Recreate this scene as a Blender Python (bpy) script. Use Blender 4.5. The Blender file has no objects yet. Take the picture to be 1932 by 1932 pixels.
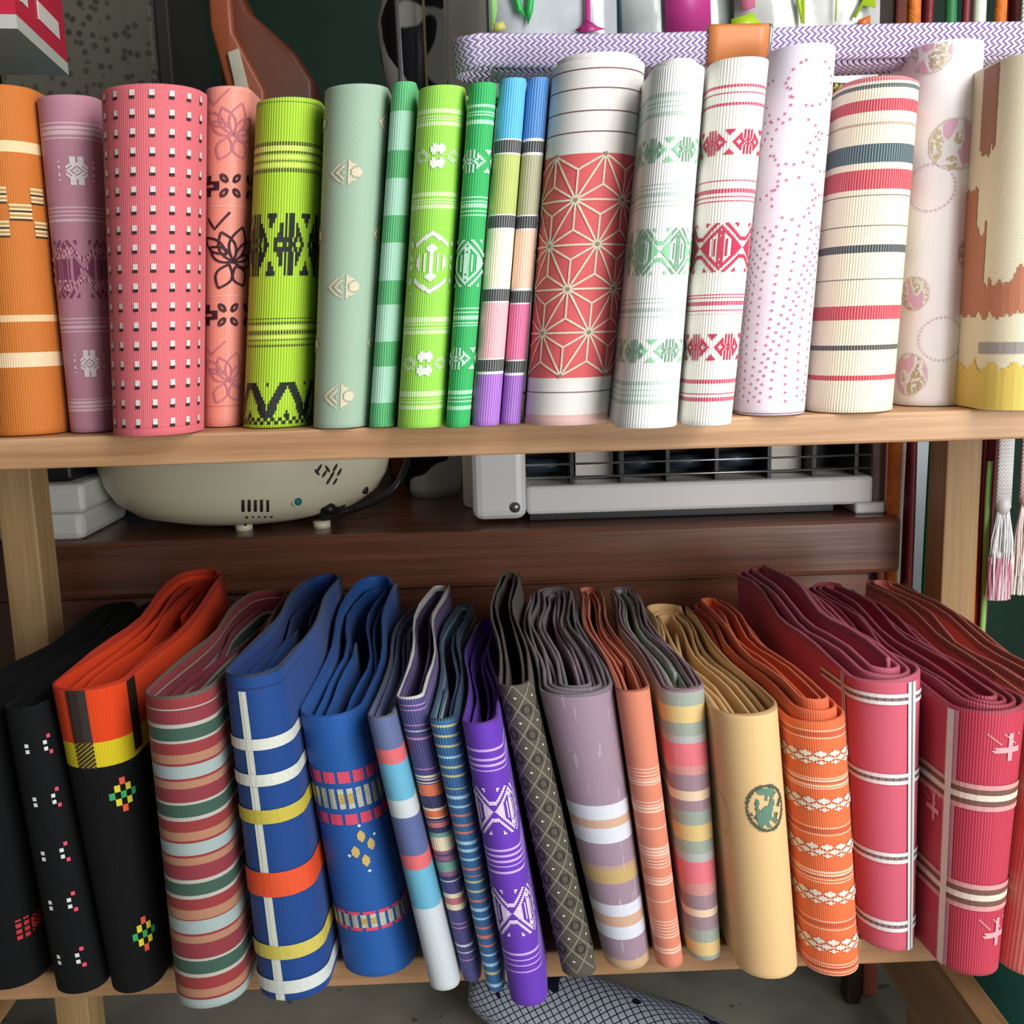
import bpy, bmesh, math, random
from mathutils import Vector, Matrix, noise

# ------------------------------------------------------------------ camera
W = 1932.0
F = 1980.0                      # focal length in pixels
PITCH, ROLL, YAW = math.radians(10.0), math.radians(1.6), math.radians(1.35)
sc = bpy.context.scene
fwd = Vector((math.sin(YAW) * math.cos(PITCH), math.cos(YAW) * math.cos(PITCH), -math.sin(PITCH)))
r0 = Vector((math.cos(YAW), -math.sin(YAW), 0))
u0 = r0.cross(fwd)
right = r0 * math.cos(ROLL) - u0 * math.sin(ROLL)
up = u0 * math.cos(ROLL) + r0 * math.sin(ROLL)
cam_d = bpy.data.cameras.new('camera')
cam_d.sensor_width = 36.0
cam_d.lens = 36.0 * F / W
cam_d.clip_start = 0.02
cam = bpy.data.objects.new('camera', cam_d)
sc.collection.objects.link(cam)
cam.matrix_world = Matrix(((right.x, up.x, -fwd.x, 0), (right.y, up.y, -fwd.y, 0), (right.z, up.z, -fwd.z, 0), (0, 0, 0, 1)))
sc.camera = cam


def ray(px, py):
    return fwd + right * ((px - W / 2) / F) - up * ((py - W / 2) / F)


def P(px, py, Y):               # point on the plane y = Y
    d = ray(px, py)
    return d * (Y / d.y)


def PZ(px, py, z):              # point on the plane z
    d = ray(px, py)
    return d * (z / d.z)


# ------------------------------------------------------------------ light
wd = bpy.data.worlds.new('world')
sc.world = wd
wd.use_nodes = True
wd.node_tree.nodes['Background'].inputs[0].default_value = (0.86, 0.93, 1.0, 1)
wd.node_tree.nodes['Background'].inputs[1].default_value = 0.22


def area(name, loc, target, sx, sy, power, col=(1, 1, 1)):
    l = bpy.data.lights.new(name, 'AREA')
    l.shape = 'RECTANGLE'
    l.size, l.size_y, l.energy, l.color = sx, sy, power, col
    o = bpy.data.objects.new(name, l)
    sc.collection.objects.link(o)
    o.location = loc
    o.rotation_euler = (Vector(target) - Vector(loc)).to_track_quat('-Z', 'Y').to_euler()
    return o


area('shop_front_daylight', (0.72, -0.45, 0.02), (0.10, 0.60, -0.12), 0.7, 0.8, 14.0, (1.0, 0.99, 0.97))
area('skylight_daylight', (0.72, -0.15, 0.72), (0.16, 0.55, 0.0), 0.6, 0.6, 11.5, (1.0, 0.985, 0.96))

vs = sc.view_settings
vs.view_transform = 'Standard'
vs.look = 'None'
vs.exposure = 0.0
vs.gamma = 1.0
vs.use_curve_mapping = False
R = random.Random(7)


# ------------------------------------------------------------------ helpers
def lin(c):
    out = []
    for v in c[:3]:
        v = v / 255.0
        out.append(v / 12.92 if v <= 0.04045 else ((v + 0.055) / 1.055) ** 2.4)
    return (out[0], out[1], out[2], 1.0)


class NT:
    def __init__(s, name):
        s.m = bpy.data.materials.new(name)
        s.m.use_nodes = True
        s.t = s.m.node_tree
        s.b = s.t.nodes['Principled BSDF']

    def n(s, typ, **kw):
        nd = s.t.nodes.new(typ)
        for k, v in kw.items():
            setattr(nd, k, v)
        return nd

    def l(s, a, b):
        s.t.links.new(a, b)

    def math(s, op, a, b=None, c=None, clamp=False):
        nd = s.n('ShaderNodeMath', operation=op, use_clamp=clamp)
        for i, x in enumerate((a, b, c)):
            if x is None:
                continue
            if isinstance(x, (int, float)):
                nd.inputs[i].default_value = x
            else:
                s.l(x, nd.inputs[i])
        return nd.outputs[0]

    def mix(s, f, a, b, blend='MIX'):
        nd = s.n('ShaderNodeMix', data_type='RGBA', blend_type=blend)
        for i, x in ((0, f), (6, a), (7, b)):
            if isinstance(x, (int, float)):
                nd.inputs[i].default_value = x
            elif isinstance(x, tuple):
                nd.inputs[i].default_value = x
            else:
                s.l(x, nd.inputs[i])
        return nd.outputs[2]

    def noise(s, vec, scale, detail=3, rough=0.5):
        nd = s.n('ShaderNodeTexNoise')
        nd.inputs['Scale'].default_value = scale
        nd.inputs['Detail'].default_value = detail
        nd.inputs['Roughness'].default_value = rough
        if vec is not None:
            s.l(vec, nd.inputs['Vector'])
        return nd.outputs['Fac']

    def ramp(s, f, stops, interp='LINEAR'):
        nd = s.n('ShaderNodeValToRGB')
        cr = nd.color_ramp
        cr.interpolation = interp
        while len(cr.elements) < len(stops):
            cr.elements.new(1.0)
        for e, (p, c) in zip(cr.elements, stops):
            e.position = p
            e.color = c
        s.l(f, nd.inputs[0])
        return nd.outputs[0]

    def bump(s, h, strength, dist):
        nd = s.n('ShaderNodeBump')
        nd.inputs['Strength'].default_value = strength
        nd.inputs['Distance'].default_value = dist
        s.l(h, nd.inputs['Height'])
        s.l(nd.outputs[0], s.b.inputs['Normal'])


_plain = {}


def plain(c, rough=0.6, metal=0.0, spec=0.4, var=0.12, scale=60, bump=0.0, coat=0.0):
    """one colour with fine procedural variation"""
    key = (tuple(c), rough, metal, spec, var, scale, bump, coat)
    if key in _plain:
        return _plain[key]
    t = NT('plain_%d_%d_%d' % tuple(c[:3]))
    tc = t.n('ShaderNodeTexCoord')
    f = t.noise(tc.outputs['Object'], scale, 3)
    base = lin(c)
    lo = tuple(x * (1 - var) for x in base[:3]) + (1,)
    hi = tuple(min(1, x * (1 + var)) for x in base[:3]) + (1,)
    t.l(t.mix(f, lo, hi), t.b.inputs['Base Color'])
    t.b.inputs['Roughness'].default_value = rough
    t.b.inputs['Metallic'].default_value = metal
    t.b.inputs['Specular IOR Level'].default_value = spec
    t.b.inputs['Coat Weight'].default_value = coat
    if bump:
        t.bump(t.noise(tc.outputs['Object'], scale * 4, 2), bump, 0.001)
    _plain[key] = t.m
    return t.m


def thread(c, rough=0.45, metal=0.0, spec=0.5):
    return plain(c, rough, metal, spec, 0.22, 900, 0.5)


def fabric(name, base, stripes, height, rib=0.00125, ribcol=None, ribfac=0.25, weft=0.0009, wfac=0.0,
           rough=0.6, bump=0.6, spec=0.3, sheen=0.08, slub=0.0, edge=None, var=0.16):
    """woven cloth: UV.x = metres round the roll, UV.y = 0 at top .. 1 at bottom.
    stripes = [(v0, v1, colour)], sorted"""
    t = NT(name)
    uv = t.n('ShaderNodeUVMap')
    sep = t.n('ShaderNodeSeparateXYZ')
    t.l(uv.outputs[0], sep.inputs[0])
    u, v = sep.outputs[0], sep.outputs[1]
    base_l = lin(base)
    st = [(-1.0, base_l)]
    if edge is not None:
        st = [(-1.0, lin(edge)), (0.006, base_l)]
    cur = None
    for (a, b, c) in sorted(stripes, key=lambda q: q[0]):
        if st and abs(st[-1][0] - a) < 0.0012:
            st[-1] = (a, lin(c))
        else:
            st.append((a, lin(c)))
        st.append((b, base_l))
    chunks = [st[i:i + 28] for i in range(0, len(st), 28)]
    col = None
    for k, ch in enumerate(chunks):
        stops = [(min(1.0, max(0.0, p)), c) for p, c in ch]
        if len(stops) == 1:
            stops.append((1.0, stops[0][1]))
        c = t.ramp(v, stops, 'CONSTANT')
        if col is None:
            col = c
        else:
            col = t.mix(t.math('GREATER_THAN', v, ch[0][0]), col, c)
    ru = t.math('SINE', t.math('MULTIPLY', u, 2 * math.pi / rib))
    rv = t.math('SINE', t.math('MULTIPLY', v, 2 * math.pi * height / weft))
    if wfac > 0:
        h = t.math('MULTIPLY', ru, rv)
    else:
        h = t.math('ADD', ru, t.math('MULTIPLY', rv, 0.12))
    h01 = t.math('MULTIPLY_ADD', h, 0.5, 0.5, clamp=True)
    # slow variation along the ribs, uneven threads
    comb = t.n('ShaderNodeCombineXYZ')
    t.l(t.math('MULTIPLY', u, 900.0), comb.inputs[0])
    t.l(t.math('MULTIPLY', v, 9.0), comb.inputs[1])
    nz = t.noise(comb.outputs[0], 1.0, 2)
    comb2 = t.n('ShaderNodeCombineXYZ')
    t.l(t.math('MULTIPLY', u, 60.0), comb2.inputs[0])
    t.l(t.math('MULTIPLY', v, 260.0), comb2.inputs[1])
    nz2 = t.noise(comb2.outputs[0], 1.0, 3)
    if ribcol is None:
        ribcol = tuple(min(255, x + 45) for x in base)
    f = t.math('MULTIPLY', t.math('POWER', h01, 2.0), ribfac)
    col = t.mix(f, col, lin(ribcol), 'MIX')
    vfac = t.math('MULTIPLY_ADD', t.math('ADD', nz, nz2), var, 1.0 - var)
    col = t.mix(1.0, col, t.mix(vfac, (0, 0, 0, 1), (1, 1, 1, 1)), 'MULTIPLY')
    if slub:
        comb3 = t.n('ShaderNodeCombineXYZ')
        t.l(t.math('MULTIPLY', u, 130.0), comb3.inputs[0])
        t.l(t.math('MULTIPLY', v, 2.5), comb3.inputs[1])
        s = t.math('GREATER_THAN', t.noise(comb3.outputs[0], 3.0, 2), 0.64)
        col = t.mix(t.math('MULTIPLY', s, slub), col, (0.75, 0.7, 0.66, 1))
    t.l(col, t.b.inputs['Base Color'])
    t.b.inputs['Roughness'].default_value = rough
    t.b.inputs['Specular IOR Level'].default_value = spec
    t.b.inputs['Sheen Weight'].default_value = sheen
    t.b.inputs['Sheen Roughness'].default_value = 0.5
    t.bump(t.math('ADD', h, t.math('MULTIPLY', nz2, 0.7)), bump * 0.6, 0.00022)
    return t.m


def wood(name, dark, light, axis='X', rough=0.45, scale=1.0, coat=0.0):
    t = NT(name)
    tc = t.n('ShaderNodeTexCoord')
    mp = t.n('ShaderNodeMapping')
    s = {'X': (2.2, 40, 60), 'Y': (40, 2.2, 60), 'Z': (50, 50, 2.2)}[axis]
    mp.inputs['Scale'].default_value = tuple(q * scale for q in s)
    t.l(tc.outputs['Object'], mp.inputs['Vector'])
    a = t.noise(mp.outputs[0], 1.0, 5, 0.6)
    mp2 = t.n('ShaderNodeMapping')
    mp2.inputs['Scale'].default_value = tuple(q * scale * (1.0 if q < 10 else 7) * (6 if q < 10 else 1) for q in s)
    t.l(tc.outputs['Object'], mp2.inputs['Vector'])
    b = t.noise(mp2.outputs[0], 1.0, 3, 0.6)
    f = t.math('ADD', t.math('MULTIPLY', a, 0.7), t.math('MULTIPLY', b, 0.3))
    col = t.ramp(f, [(0.33, lin(dark)), (0.5, lin([(x + y) / 2 for x, y in zip(dark, light)])), (0.66, lin(light))])
    t.l(col, t.b.inputs['Base Color'])
    t.b.inputs['Roughness'].default_value = rough
    t.b.inputs['Coat Weight'].default_value = coat
    t.b.inputs['Coat Roughness'].default_value = 0.25
    t.bump(b, 0.25, 0.0006)
    return t.m


def tag(o, label=None, cat=None, group=None, kind=None):
    for k, v in (('label', label), ('category', cat), ('group', group), ('kind', kind)):
        if v:
            o[k] = v
    return o


def empty(name, loc, label=None, cat=None, group=None, kind=None):
    o = bpy.data.objects.new(name, None)
    o.empty_display_size = 0.02
    sc.collection.objects.link(o)
    o.location = loc
    return tag(o, label, cat, group, kind)


def mobj(name, verts, faces, mat, parent=None, smooth=False, uvs=None, origin=None):
    """one mesh object; verts in world space; origin = its own origin (or the parent's)"""
    if parent is not None:
        org = Vector(parent['_o'] if '_o' in parent else parent.location)
    else:
        org = Vector(origin) if origin is not None else Vector((0, 0, 0))
    me = bpy.data.meshes.new(name)
    me.from_pydata([tuple(Vector(v) - org) for v in verts], [], faces)
    if uvs is not None:
        ul = me.uv_layers.new(name='UVMap')
        ul.data.foreach_set('uv', [c for uvp in uvs for c in uvp])
    me.materials.append(mat)
    if smooth:
        me.polygons.foreach_set('use_smooth', [True] * len(me.polygons))
    me.update()
    o = bpy.data.objects.new(name, me)
    sc.collection.objects.link(o)
    if parent is not None:
        o.parent = parent
        if parent.parent is not None or parent.type == 'MESH':
            pass
        o['_o'] = tuple(org)
    else:
        o.location = org
        o['_o'] = tuple(org)
    return o


def bm_obj(name, bm, mat, parent=None, smooth=False, origin=None):
    bmesh.ops.recalc_face_normals(bm, faces=bm.faces)
    bm.verts.index_update()
    vs_ = [v.co.copy() for v in bm.verts]
    fs = [[v.index for v in f.verts] for f in bm.faces]
    bm.free()
    return mobj(name, vs_, fs, mat, parent, smooth, None, origin)


def box_bm(x0, x1, y0, y1, z0, z1, bev=0.0, seg=2, bm=None):
    bm2 = bmesh.new()
    bmesh.ops.create_cube(bm2, size=1.0)
    for v in bm2.verts:
        v.co = Vector((x0 + (v.co.x + .5) * (x1 - x0), y0 + (v.co.y + .5) * (y1 - y0), z0 + (v.co.z + .5) * (z1 - z0)))
    if bev:
        bmesh.ops.bevel(bm2, geom=bm2.edges[:], offset=bev, segments=seg, affect='EDGES', profile=0.5)
    if bm is not None:
        me = bpy.data.meshes.new('tmp')
        bm2.to_mesh(me)
        bm2.free()
        bm.from_mesh(me)
        bpy.data.meshes.remove(me)
        return bm
    return bm2


def box(name, x0, x1, y0, y1, z0, z1, mat, parent=None, bev=0.0, seg=2):
    return bm_obj(name, box_bm(x0, x1, y0, y1, z0, z1, bev, seg), mat, parent, False,
                  ((x0 + x1) / 2, (y0 + y1) / 2, z0))


def tube(name, pts, rad, mat, parent=None, seg=8, flat=1.0):
    """tube along 3-D points; rad number or list"""
    pts = [Vector(p) for p in pts]
    n = len(pts)
    V, Fc = [], []
    prev = None
    for i, p in enumerate(pts):
        d = (pts[min(i + 1, n - 1)] - pts[max(i - 1, 0)]).normalized()
        a = prev if prev is not None else (Vector((0, 0, 1)) if abs(d.z) < 0.9 else Vector((0, -1, 0)))
        a = (a - d * a.dot(d)).normalized()
        prev = a
        b = d.cross(a)
        r = rad[i] if isinstance(rad, (list, tuple)) else rad
        for k in range(seg):
            an = 2 * math.pi * k / seg
            V.append(p + a * (r * math.cos(an)) + b * (r * flat * math.sin(an)))
    for i in range(n - 1):
        for k in range(seg):
            Fc.append((i * seg + k, i * seg + (k + 1) % seg, (i + 1) * seg + (k + 1) % seg, (i + 1) * seg + k))
    Fc.append(tuple(range(seg - 1, -1, -1)))
    Fc.append(tuple((n - 1) * seg + k for k in range(seg)))
    return mobj(name, V, Fc, mat, parent, True, None, pts[0])


# ------------------------------------------------------------------ key levels
ZU, ZL = -0.0485, -0.345         # top faces of the two shelf boards
YS = 0.535                       # front edge of the rack
TH = 0.016
ZT, YT = -0.155, 0.800           # counter behind: top face, front edge
ZF = -0.62                       # floor

# ------------------------------------------------------------------ setting
M_floor = None
t = NT('concrete')
tc = t.n('ShaderNodeTexCoord')
a = t.noise(tc.outputs['Object'], 9, 4)
b = t.noise(tc.outputs['Object'], 45, 2)
col = t.ramp(a, [(0.3, lin((126, 125, 112))), (0.5, lin((168, 166, 152))), (0.7, lin((196, 192, 178)))])
spot = t.math('GREATER_THAN', b, 0.70)
t.l(t.mix(t.math('MULTIPLY', spot, 0.6), col, lin((72, 68, 58))), t.b.inputs['Base Color'])
t.b.inputs['Roughness'].default_value = 0.6
M_floor = t.m
f = box('floor', -1.3, 1.9, -0.9, 1.9, ZF - 0.05, ZF, M_floor)
tag(f, 'stained grey concrete floor under the rack', 'floor', None, 'structure')
M_gw = plain((34, 62, 50), 0.55, 0, 0.3, 0.5, 6)
tag(box('wall_back', -1.3, 1.9, 1.75, 1.80, ZF, 1.3, M_gw), 'dark green wall behind the counter', 'wall', None, 'structure')
tag(box('wall_left', -1.3, -1.25, -0.9, 1.75, ZF, 1.3, plain((70, 66, 58), 0.8)), 'dim plaster wall beside the rack', 'wall', None, 'structure')
tag(box('ceiling', -1.3, 1.9, -0.2, 1.8, 1.3, 1.34, plain((120, 112, 100), 0.8)), 'dim boarded shop ceiling', 'ceiling', None, 'structure')

# ------------------------------------------------------------------ rack
M_wood = wood('rack_wood', (150, 108, 72), (205, 164, 124), 'X', 0.5)
M_woodz = wood('rack_post_wood', (158, 124, 82), (200, 166, 118), 'Z', 0.5)
M_woody = wood('rack_rail_wood', (120, 88, 58), (176, 138, 98), 'Y', 0.5)
rack = empty('display_rack', (0, 0.65, ZF), 'open wooden rack with two plank shelves holding the sashes', 'rack')
XL, XR = -0.43, 0.43
box('shelf_board', XL, XR, YS, 0.767, ZU - TH, ZU, M_wood, rack, 0.0015)
box('shelf_board', XL, XR, YS, 0.767, ZL - TH, ZL, M_wood, rack, 0.0015)
PY = 0.735
pr0, pr1 = P(1783, 960, PY).x, P(1848, 960, PY).x
pl1 = P(64, 960, PY).x
pw = pr1 - pr0
for x0, y0 in ((pl1 - pw, PY), (pr0, PY), (XL + 0.002, 0.555), (XR - 0.03, 0.555)):
    box('post', x0, x0 + pw, y0, y0 + 0.03, ZL, ZU - TH, M_woodz, rack, 0.001)
    box('leg', x0, x0 + pw, y0, y0 + 0.03, ZF, ZL - TH, M_woodz, rack, 0.001)
# foot rails running forward below the lower shelf
ra = PZ(1862, 1875, -0.40)
box('foot_rail', ra.x - 0.016, ra.x, 0.36, 0.79, -0.46, -0.40, M_woody, rack, 0.001)
box('foot_rail', pl1 - pw - 0.020, pl1 - pw - 0.001, 0.36, 0.79, -0.46, -0.40, M_woody, rack, 0.001)

# ------------------------------------------------------------------ counter behind
M_cnt = wood('counter_wood', (78, 46, 34), (142, 90, 66), 'X', 0.32, 0.6, 0.2)
cnt = empty('wooden_counter', (0, 1.0, ZF), 'dark varnished wooden counter standing behind the rack', 'counter')
box('counter_top', -0.9, P(1560, 980, YT).x + 0.06, YT, 1.35, ZT - 0.045, ZT, M_cnt, cnt, 0.004)
box('front_panel', -0.9, P(1560, 980, YT).x + 0.04, YT + 0.012, YT + 0.03, -0.37, ZT - 0.046, M_cnt, cnt, 0.002)
for x_ in (-0.86, 0.20):
    for y_ in (1.20, 1.28):
        box('counter_leg', x_, x_ + 0.05, y_, y_ + 0.05, ZF, ZT - 0.046, M_cnt, cnt, 0.002)

# ------------------------------------------------------------------ sashes
class Obi:
    pass


def obi(name, label, TL, TR, BL, BR, ytop, ybot, base, stripes=(), zs=ZU, Y=None, depth=0.12, turns=20, th=0.0016,
        pitch=0.0021, fa=1.0, bx=0.0, wave=0.0, nw=1.2, drop=0.0015, rise=0.0, jit=0.0008, lj=0.0003, group=None,
        seed=1, mat=None, bt=0.0, **fab):
    """A sash wound flat into an upright roll.  TL.. = photo pixels of the front's corners."""
    rnd = random.Random(seed * 13 + 5)
    pcx = (BL[0] + BR[0]) / 2
    if Y is None:
        Y = PZ(pcx, ybot, zs).y
        Y = min(0.56, max(0.482, Y))
    zb = zs + 0.0004
    tcx = (TL[0] + TR[0]) / 2
    zt = P(tcx, ytop, Y).z
    Ye = Y + 0.6 * abs(TR[0] - TL[0]) / 7800.0
    xlt, xrt = P(TL[0], TL[1], Ye).x, P(TR[0], TR[1], Ye).x
    xlb, xrb = P(BL[0], BL[1], Ye).x, P(BR[0], BR[1], Ye).x
    ct, cb = (xlt + xrt) / 2, (xlb + xrb) / 2
    hwt, hwb = (xrt - xlt) / 2 * 0.975, (xrb - xlb) / 2 * 0.975
    hw = (hwt + hwb) / 2
    depth = max(depth, 2.05 * hw)
    H = zt - zb
    na, ns = 14, 9
    pts = []
    k = 0
    done = False
    tf = fa * hw
    per = 2 * na + 2 * ns
    while k < turns and not done:
        ph1, ph2 = rnd.uniform(0, 6.28), rnd.uniform(0, 6.28)
        zj = rnd.uniform(-1, 1)
        for i in range(per):
            ins = pitch * (k + i / per)
            h = hw - ins
            if h < pitch * 0.7:
                done = True
                break
            rt = max(0.0006, tf - ins * (0.9 + 0.1 * fa))
            sa, sb = tf, depth - tf
            if i < ns:
                q = i / ns
                s_, t_ = h, sb + (sa - sb) * q
                side = 0
            elif i < ns + na:
                an = math.pi * (i - ns) / na
                s_, t_ = h * math.cos(an), tf - rt * math.sin(an)
                side = 0
            elif i < 2 * ns + na:
                q = (i - ns - na) / ns
                s_, t_ = -h, sa + (sb - sa) * q
                side = 1
            else:
                an = math.pi * (i - 2 * ns - na) / na
                s_, t_ = -h * math.cos(an), sb + rt * math.sin(an)
                side = 1
            T = t_ / depth
            wl = lj * math.sin((5.0 + side * 1.7) * T * 2 + (ph1 if side else ph2)) * min(1, max(0, (T - 0.1) * 4)) if k else 0
            pts.append((s_ + wl, t_, k, zj))
        k += 1
    # arc length measured from the middle of the front, positive to the right
    S = [0.0]
    for i in range(1, len(pts)):
        S.append(S[-1] + math.hypot(pts[i][0] - pts[i - 1][0], pts[i][1] - pts[i - 1][1]))
    ifc = ns + na // 2
    U = [S[ifc] - s for s in S]

    def plan(T):
        T = max(0.0, T)
        return bx * T + wave * math.sin(2 * math.pi * nw * T + cb * 9.0) * min(1.0, T * 1.6)

    def place(s_, t_, h):        # h = 0 bottom .. 1 top (nominal)
        c = cb + (ct - cb) * h
        w = (hwb + (hwt - hwb) * h) / hw
        return Vector((c + s_ * w * (1 - bt * max(0, t_) / depth) + plan(t_ / depth), Y + t_, zb + H * h))

    prof = []                    # (normal offset factor, height mode)
    r = th / 2
    V, Fc, UV = [], [], []
    n = len(pts)
    npf = 14
    rowv = []
    for i in range(n):
        p0 = pts[max(0, i - 1)]
        p1 = pts[min(n - 1, i + 1)]
        dx, dy = p1[0] - p0[0], p1[1] - p0[1]
        L = math.hypot(dx, dy) or 1
        nx, ny = -dy / L, dx / L     # path runs right -> front -> left : outward
        s_, t_, kk, zj = pts[i]
        T = t_ / depth
        topo = jit * zj * (1 if kk else 0.3) + 0.5 * jit * math.sin(U[i] * 60 + kk) - (drop * min(1.0, kk * 0.8)) + rise * max(0, T) ** 1.5
        hz = 1.0 + topo / H
        e = r / H
        e2 = 0.003 / H
        row = [(+1, e * .6), (+1, e2), (+1, hz - e2), (+1, hz - e), (.7, hz - e * .3), (0, hz), (-.7, hz - e * .3), (-1, hz - e),
               (-1, hz - e2), (-1, e2), (-1, e * .6), (-.6, e * .15), (0, 0.0), (.6, e * .15)]
        for (o_, h) in row:
            V.append(place(s_ + nx * r * o_, t_ + ny * r * o_, h))
            rowv.append((U[i], 1.0 - min(h, 1.0)))
    # check outward direction
    for i in range(n - 1):
        for j in range(npf):
            q = (i * npf + j, i * npf + (j + 1) % npf, (i + 1) * npf + (j + 1) % npf, (i + 1) * npf + j)
            Fc.append(q)
            UV += [rowv[x] for x in q]
    for base_i, rev in ((0, False), ((n - 1) * npf, True)):
        q = [base_i + j for j in range(npf)]
        if not rev:
            q.reverse()
        Fc.append(tuple(q))
        UV += [rowv[x] for x in q]

    def vpx(py):                 # photo row (at the front's middle) -> v
        f_ = (py - ytop) / (ybot - ytop)
        px = tcx + (pcx - tcx) * f_
        return (zt - P(px, py, Y).z) / H

    O = Obi()
    O.vpx = vpx
    sv = [(vpx(a_), vpx(b_), c_) for (a_, b_, c_) in stripes]
    m = mat or fabric('cloth_' + name, base, sv, H, **fab)
    org = Vector((cb, Y + depth / 2, zb))
    ob = mobj(name, V, Fc, m, None, True, UV, org)
    tag(ob, label, 'obi sash', group)
    # surface lookup on the outermost turn
    outer = [(U[i], pts[i][0], pts[i][1]) for i in range(per)]

    ush = -hw * math.atan((pcx + tcx - 2 * 919) / 2 / F) * 1.15

    def surf(u, v, off=0.0004):
        u = u + ush
        for i in range(len(outer) - 1):
            if outer[i][0] >= u >= outer[i + 1][0]:
                a_, b_ = outer[i], outer[i + 1]
                f_ = (a_[0] - u) / max(1e-9, a_[0] - b_[0])
                dx, dy = b_[1] - a_[1], b_[2] - a_[2]
                L = math.hypot(dx, dy) or 1
                # smoothed normal
                i0, i3 = max(0, i - 1), min(len(outer) - 1, i + 2)
                dx0, dy0 = b_[1] - outer[i0][1], b_[2] - outer[i0][2]
                dx1, dy1 = outer[i3][1] - a_[1], outer[i3][2] - a_[2]
                dxx = dx0 * (1 - f_) + dx1 * f_
                dyy = dy0 * (1 - f_) + dy1 * f_
                L = math.hypot(dxx, dyy) or 1
                nx, ny = -dyy / L, dxx / L
                s_ = a_[1] + dx * f_
                t_ = a_[2] + dy * f_
                d_ = th / 2 + off
                return place(s_ + nx * d_, t_ + ny * d_, 1 - v)
        return None
    O.surf, O.ob, O.H, O.Y, O.hw = surf, ob, H, Y, hw
    O.ppm = F / (Y * 1.0)        # pixels per metre at the front, about
    O.front = hw * 1.2
    return O


def strips(o, name, quads, mat, off, umax=0.07):
    """quads in (u,v): list of (ua,ub,va,vb); every one laid proud on the cloth"""
    V, Fc, UV, rw = [], [], [], []
    for (ua, ub, va, vb) in quads:
        if va < 0.004 or vb > 0.998:
            continue
        n = max(1, int((ub - ua) / 0.0015))
        prev = None
        for i in range(n + 1):
            u = ua + (ub - ua) * i / n
            a_, b_ = o.surf(u, va, off), o.surf(u, vb, off)
            if a_ is None or b_ is None:
                prev = None
                continue
            V += [a_, b_]
            rw += [(u, va), (u, vb)]
            cur = len(V) - 2
            if prev is not None:
                Fc.append((prev, prev + 1, cur + 1, cur))
                UV += [rw[prev], rw[prev + 1], rw[cur + 1], rw[cur]]
            prev = cur
    if not Fc:
        return None
    p = mobj(name, V, Fc, mat, o.ob, False, UV)
    p['kind'] = 'stuff'
    return p


def motif(o, u0_, u1_, y0, y1, nc, nr, fn, mats, off=0.0004, name='woven_motif'):
    """bitmap woven into the cloth.  fn(c, r) -> 0 or 1-based index into mats"""
    va, vb = o.vpx(y0), o.vpx(y1)
    du, dv = (u1_ - u0_) / nc, (vb - va) / nr
    if not isinstance(mats, (list, tuple)):
        mats = [mats]
    qs = [[] for _ in mats]
    g = (lambda a_, b_: int(fn(a_, b_))) if len(mats) > 1 else (lambda a_, b_: 1 if fn(a_, b_) else 0)
    for r_ in range(nr):
        c = 0
        while c < nc:
            k = g(c, r_)
            if k:
                c2 = c
                while c2 < nc and g(c2, r_) == k:
                    c2 += 1
                qs[k - 1].append((u0_ + c * du, u0_ + c2 * du, va + r_ * dv, va + (r_ + 1) * dv))
                c = c2
            else:
                c += 1
    for q, m in zip(qs, mats):
        if q:
            strips(o, name, q, m, off)


def hband(o, y0, y1, mat, off=0.0004, u=0.06, name='woven_band'):
    strips(o, name, [(-u, u, o.vpx(y0), o.vpx(y1))], mat, off)


def vband(o, uc, w, y0, y1, mat, off=0.0004, name='woven_band'):
    strips(o, name, [(uc - w / 2, uc + w / 2, o.vpx(y0), o.vpx(y1))], mat, off)


def lines(o, polys, width, mat, off=0.0004, name='woven_lines', closed=False):
    """polylines in (u metres, v metres-from-top)"""
    V, Fc = [], []
    for pl_ in polys:
        pp = []
        for i in range(len(pl_) - 1):
            a_, b_ = pl_[i], pl_[i + 1]
            n = max(1, int(math.hypot(b_[0] - a_[0], b_[1] - a_[1]) / 0.002))
            for k in range(n):
                pp.append((a_[0] + (b_[0] - a_[0]) * k / n, a_[1] + (b_[1] - a_[1]) * k / n))
        pp.append(pl_[-1])
        prev = None
        for i, p in enumerate(pp):
            a_, b_ = pp[max(0, i - 1)], pp[min(len(pp) - 1, i + 1)]
            dx, dy = b_[0] - a_[0], b_[1] - a_[1]
            L = math.hypot(dx, dy) or 1
            nx, ny = -dy / L * width / 2, dx / L * width / 2
            q0 = o.surf(p[0] + nx, (p[1] + ny) / o.H, off)
            q1 = o.surf(p[0] - nx, (p[1] - ny) / o.H, off)
            if q0 is None or q1 is None:
                prev = None
                continue
            V += [q0, q1]
            cur = len(V) - 2
            if prev is not None:
                Fc.append((prev, prev + 1, cur + 1, cur))
            prev = cur
    if Fc:
        p = mobj(name, V, Fc, mat, o.ob, False)
        p['kind'] = 'stuff'


def dots(o, pts_, rad, mat, off=0.0004, petals=6, name='woven_dots'):
    V, Fc = [], []
    for (u, vm) in pts_:
        ring = []
        bad = False
        for k in range(petals * 2):
            an = math.pi * k / petals
            rr = rad * (1.0 if k % 2 == 0 else 0.62)
            q = o.surf(u + rr * math.cos(an), (vm + rr * math.sin(an)) / o.H, off)
            if q is None:
                bad = True
                break
            ring.append(q)
        if bad:
            continue
        b0 = len(V)
        V += ring
        Fc.append(tuple(range(b0, b0 + len(ring))))
    if Fc:
        p = mobj(name, V, Fc, mat, o.ob, False)
        p['kind'] = 'stuff'


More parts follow.
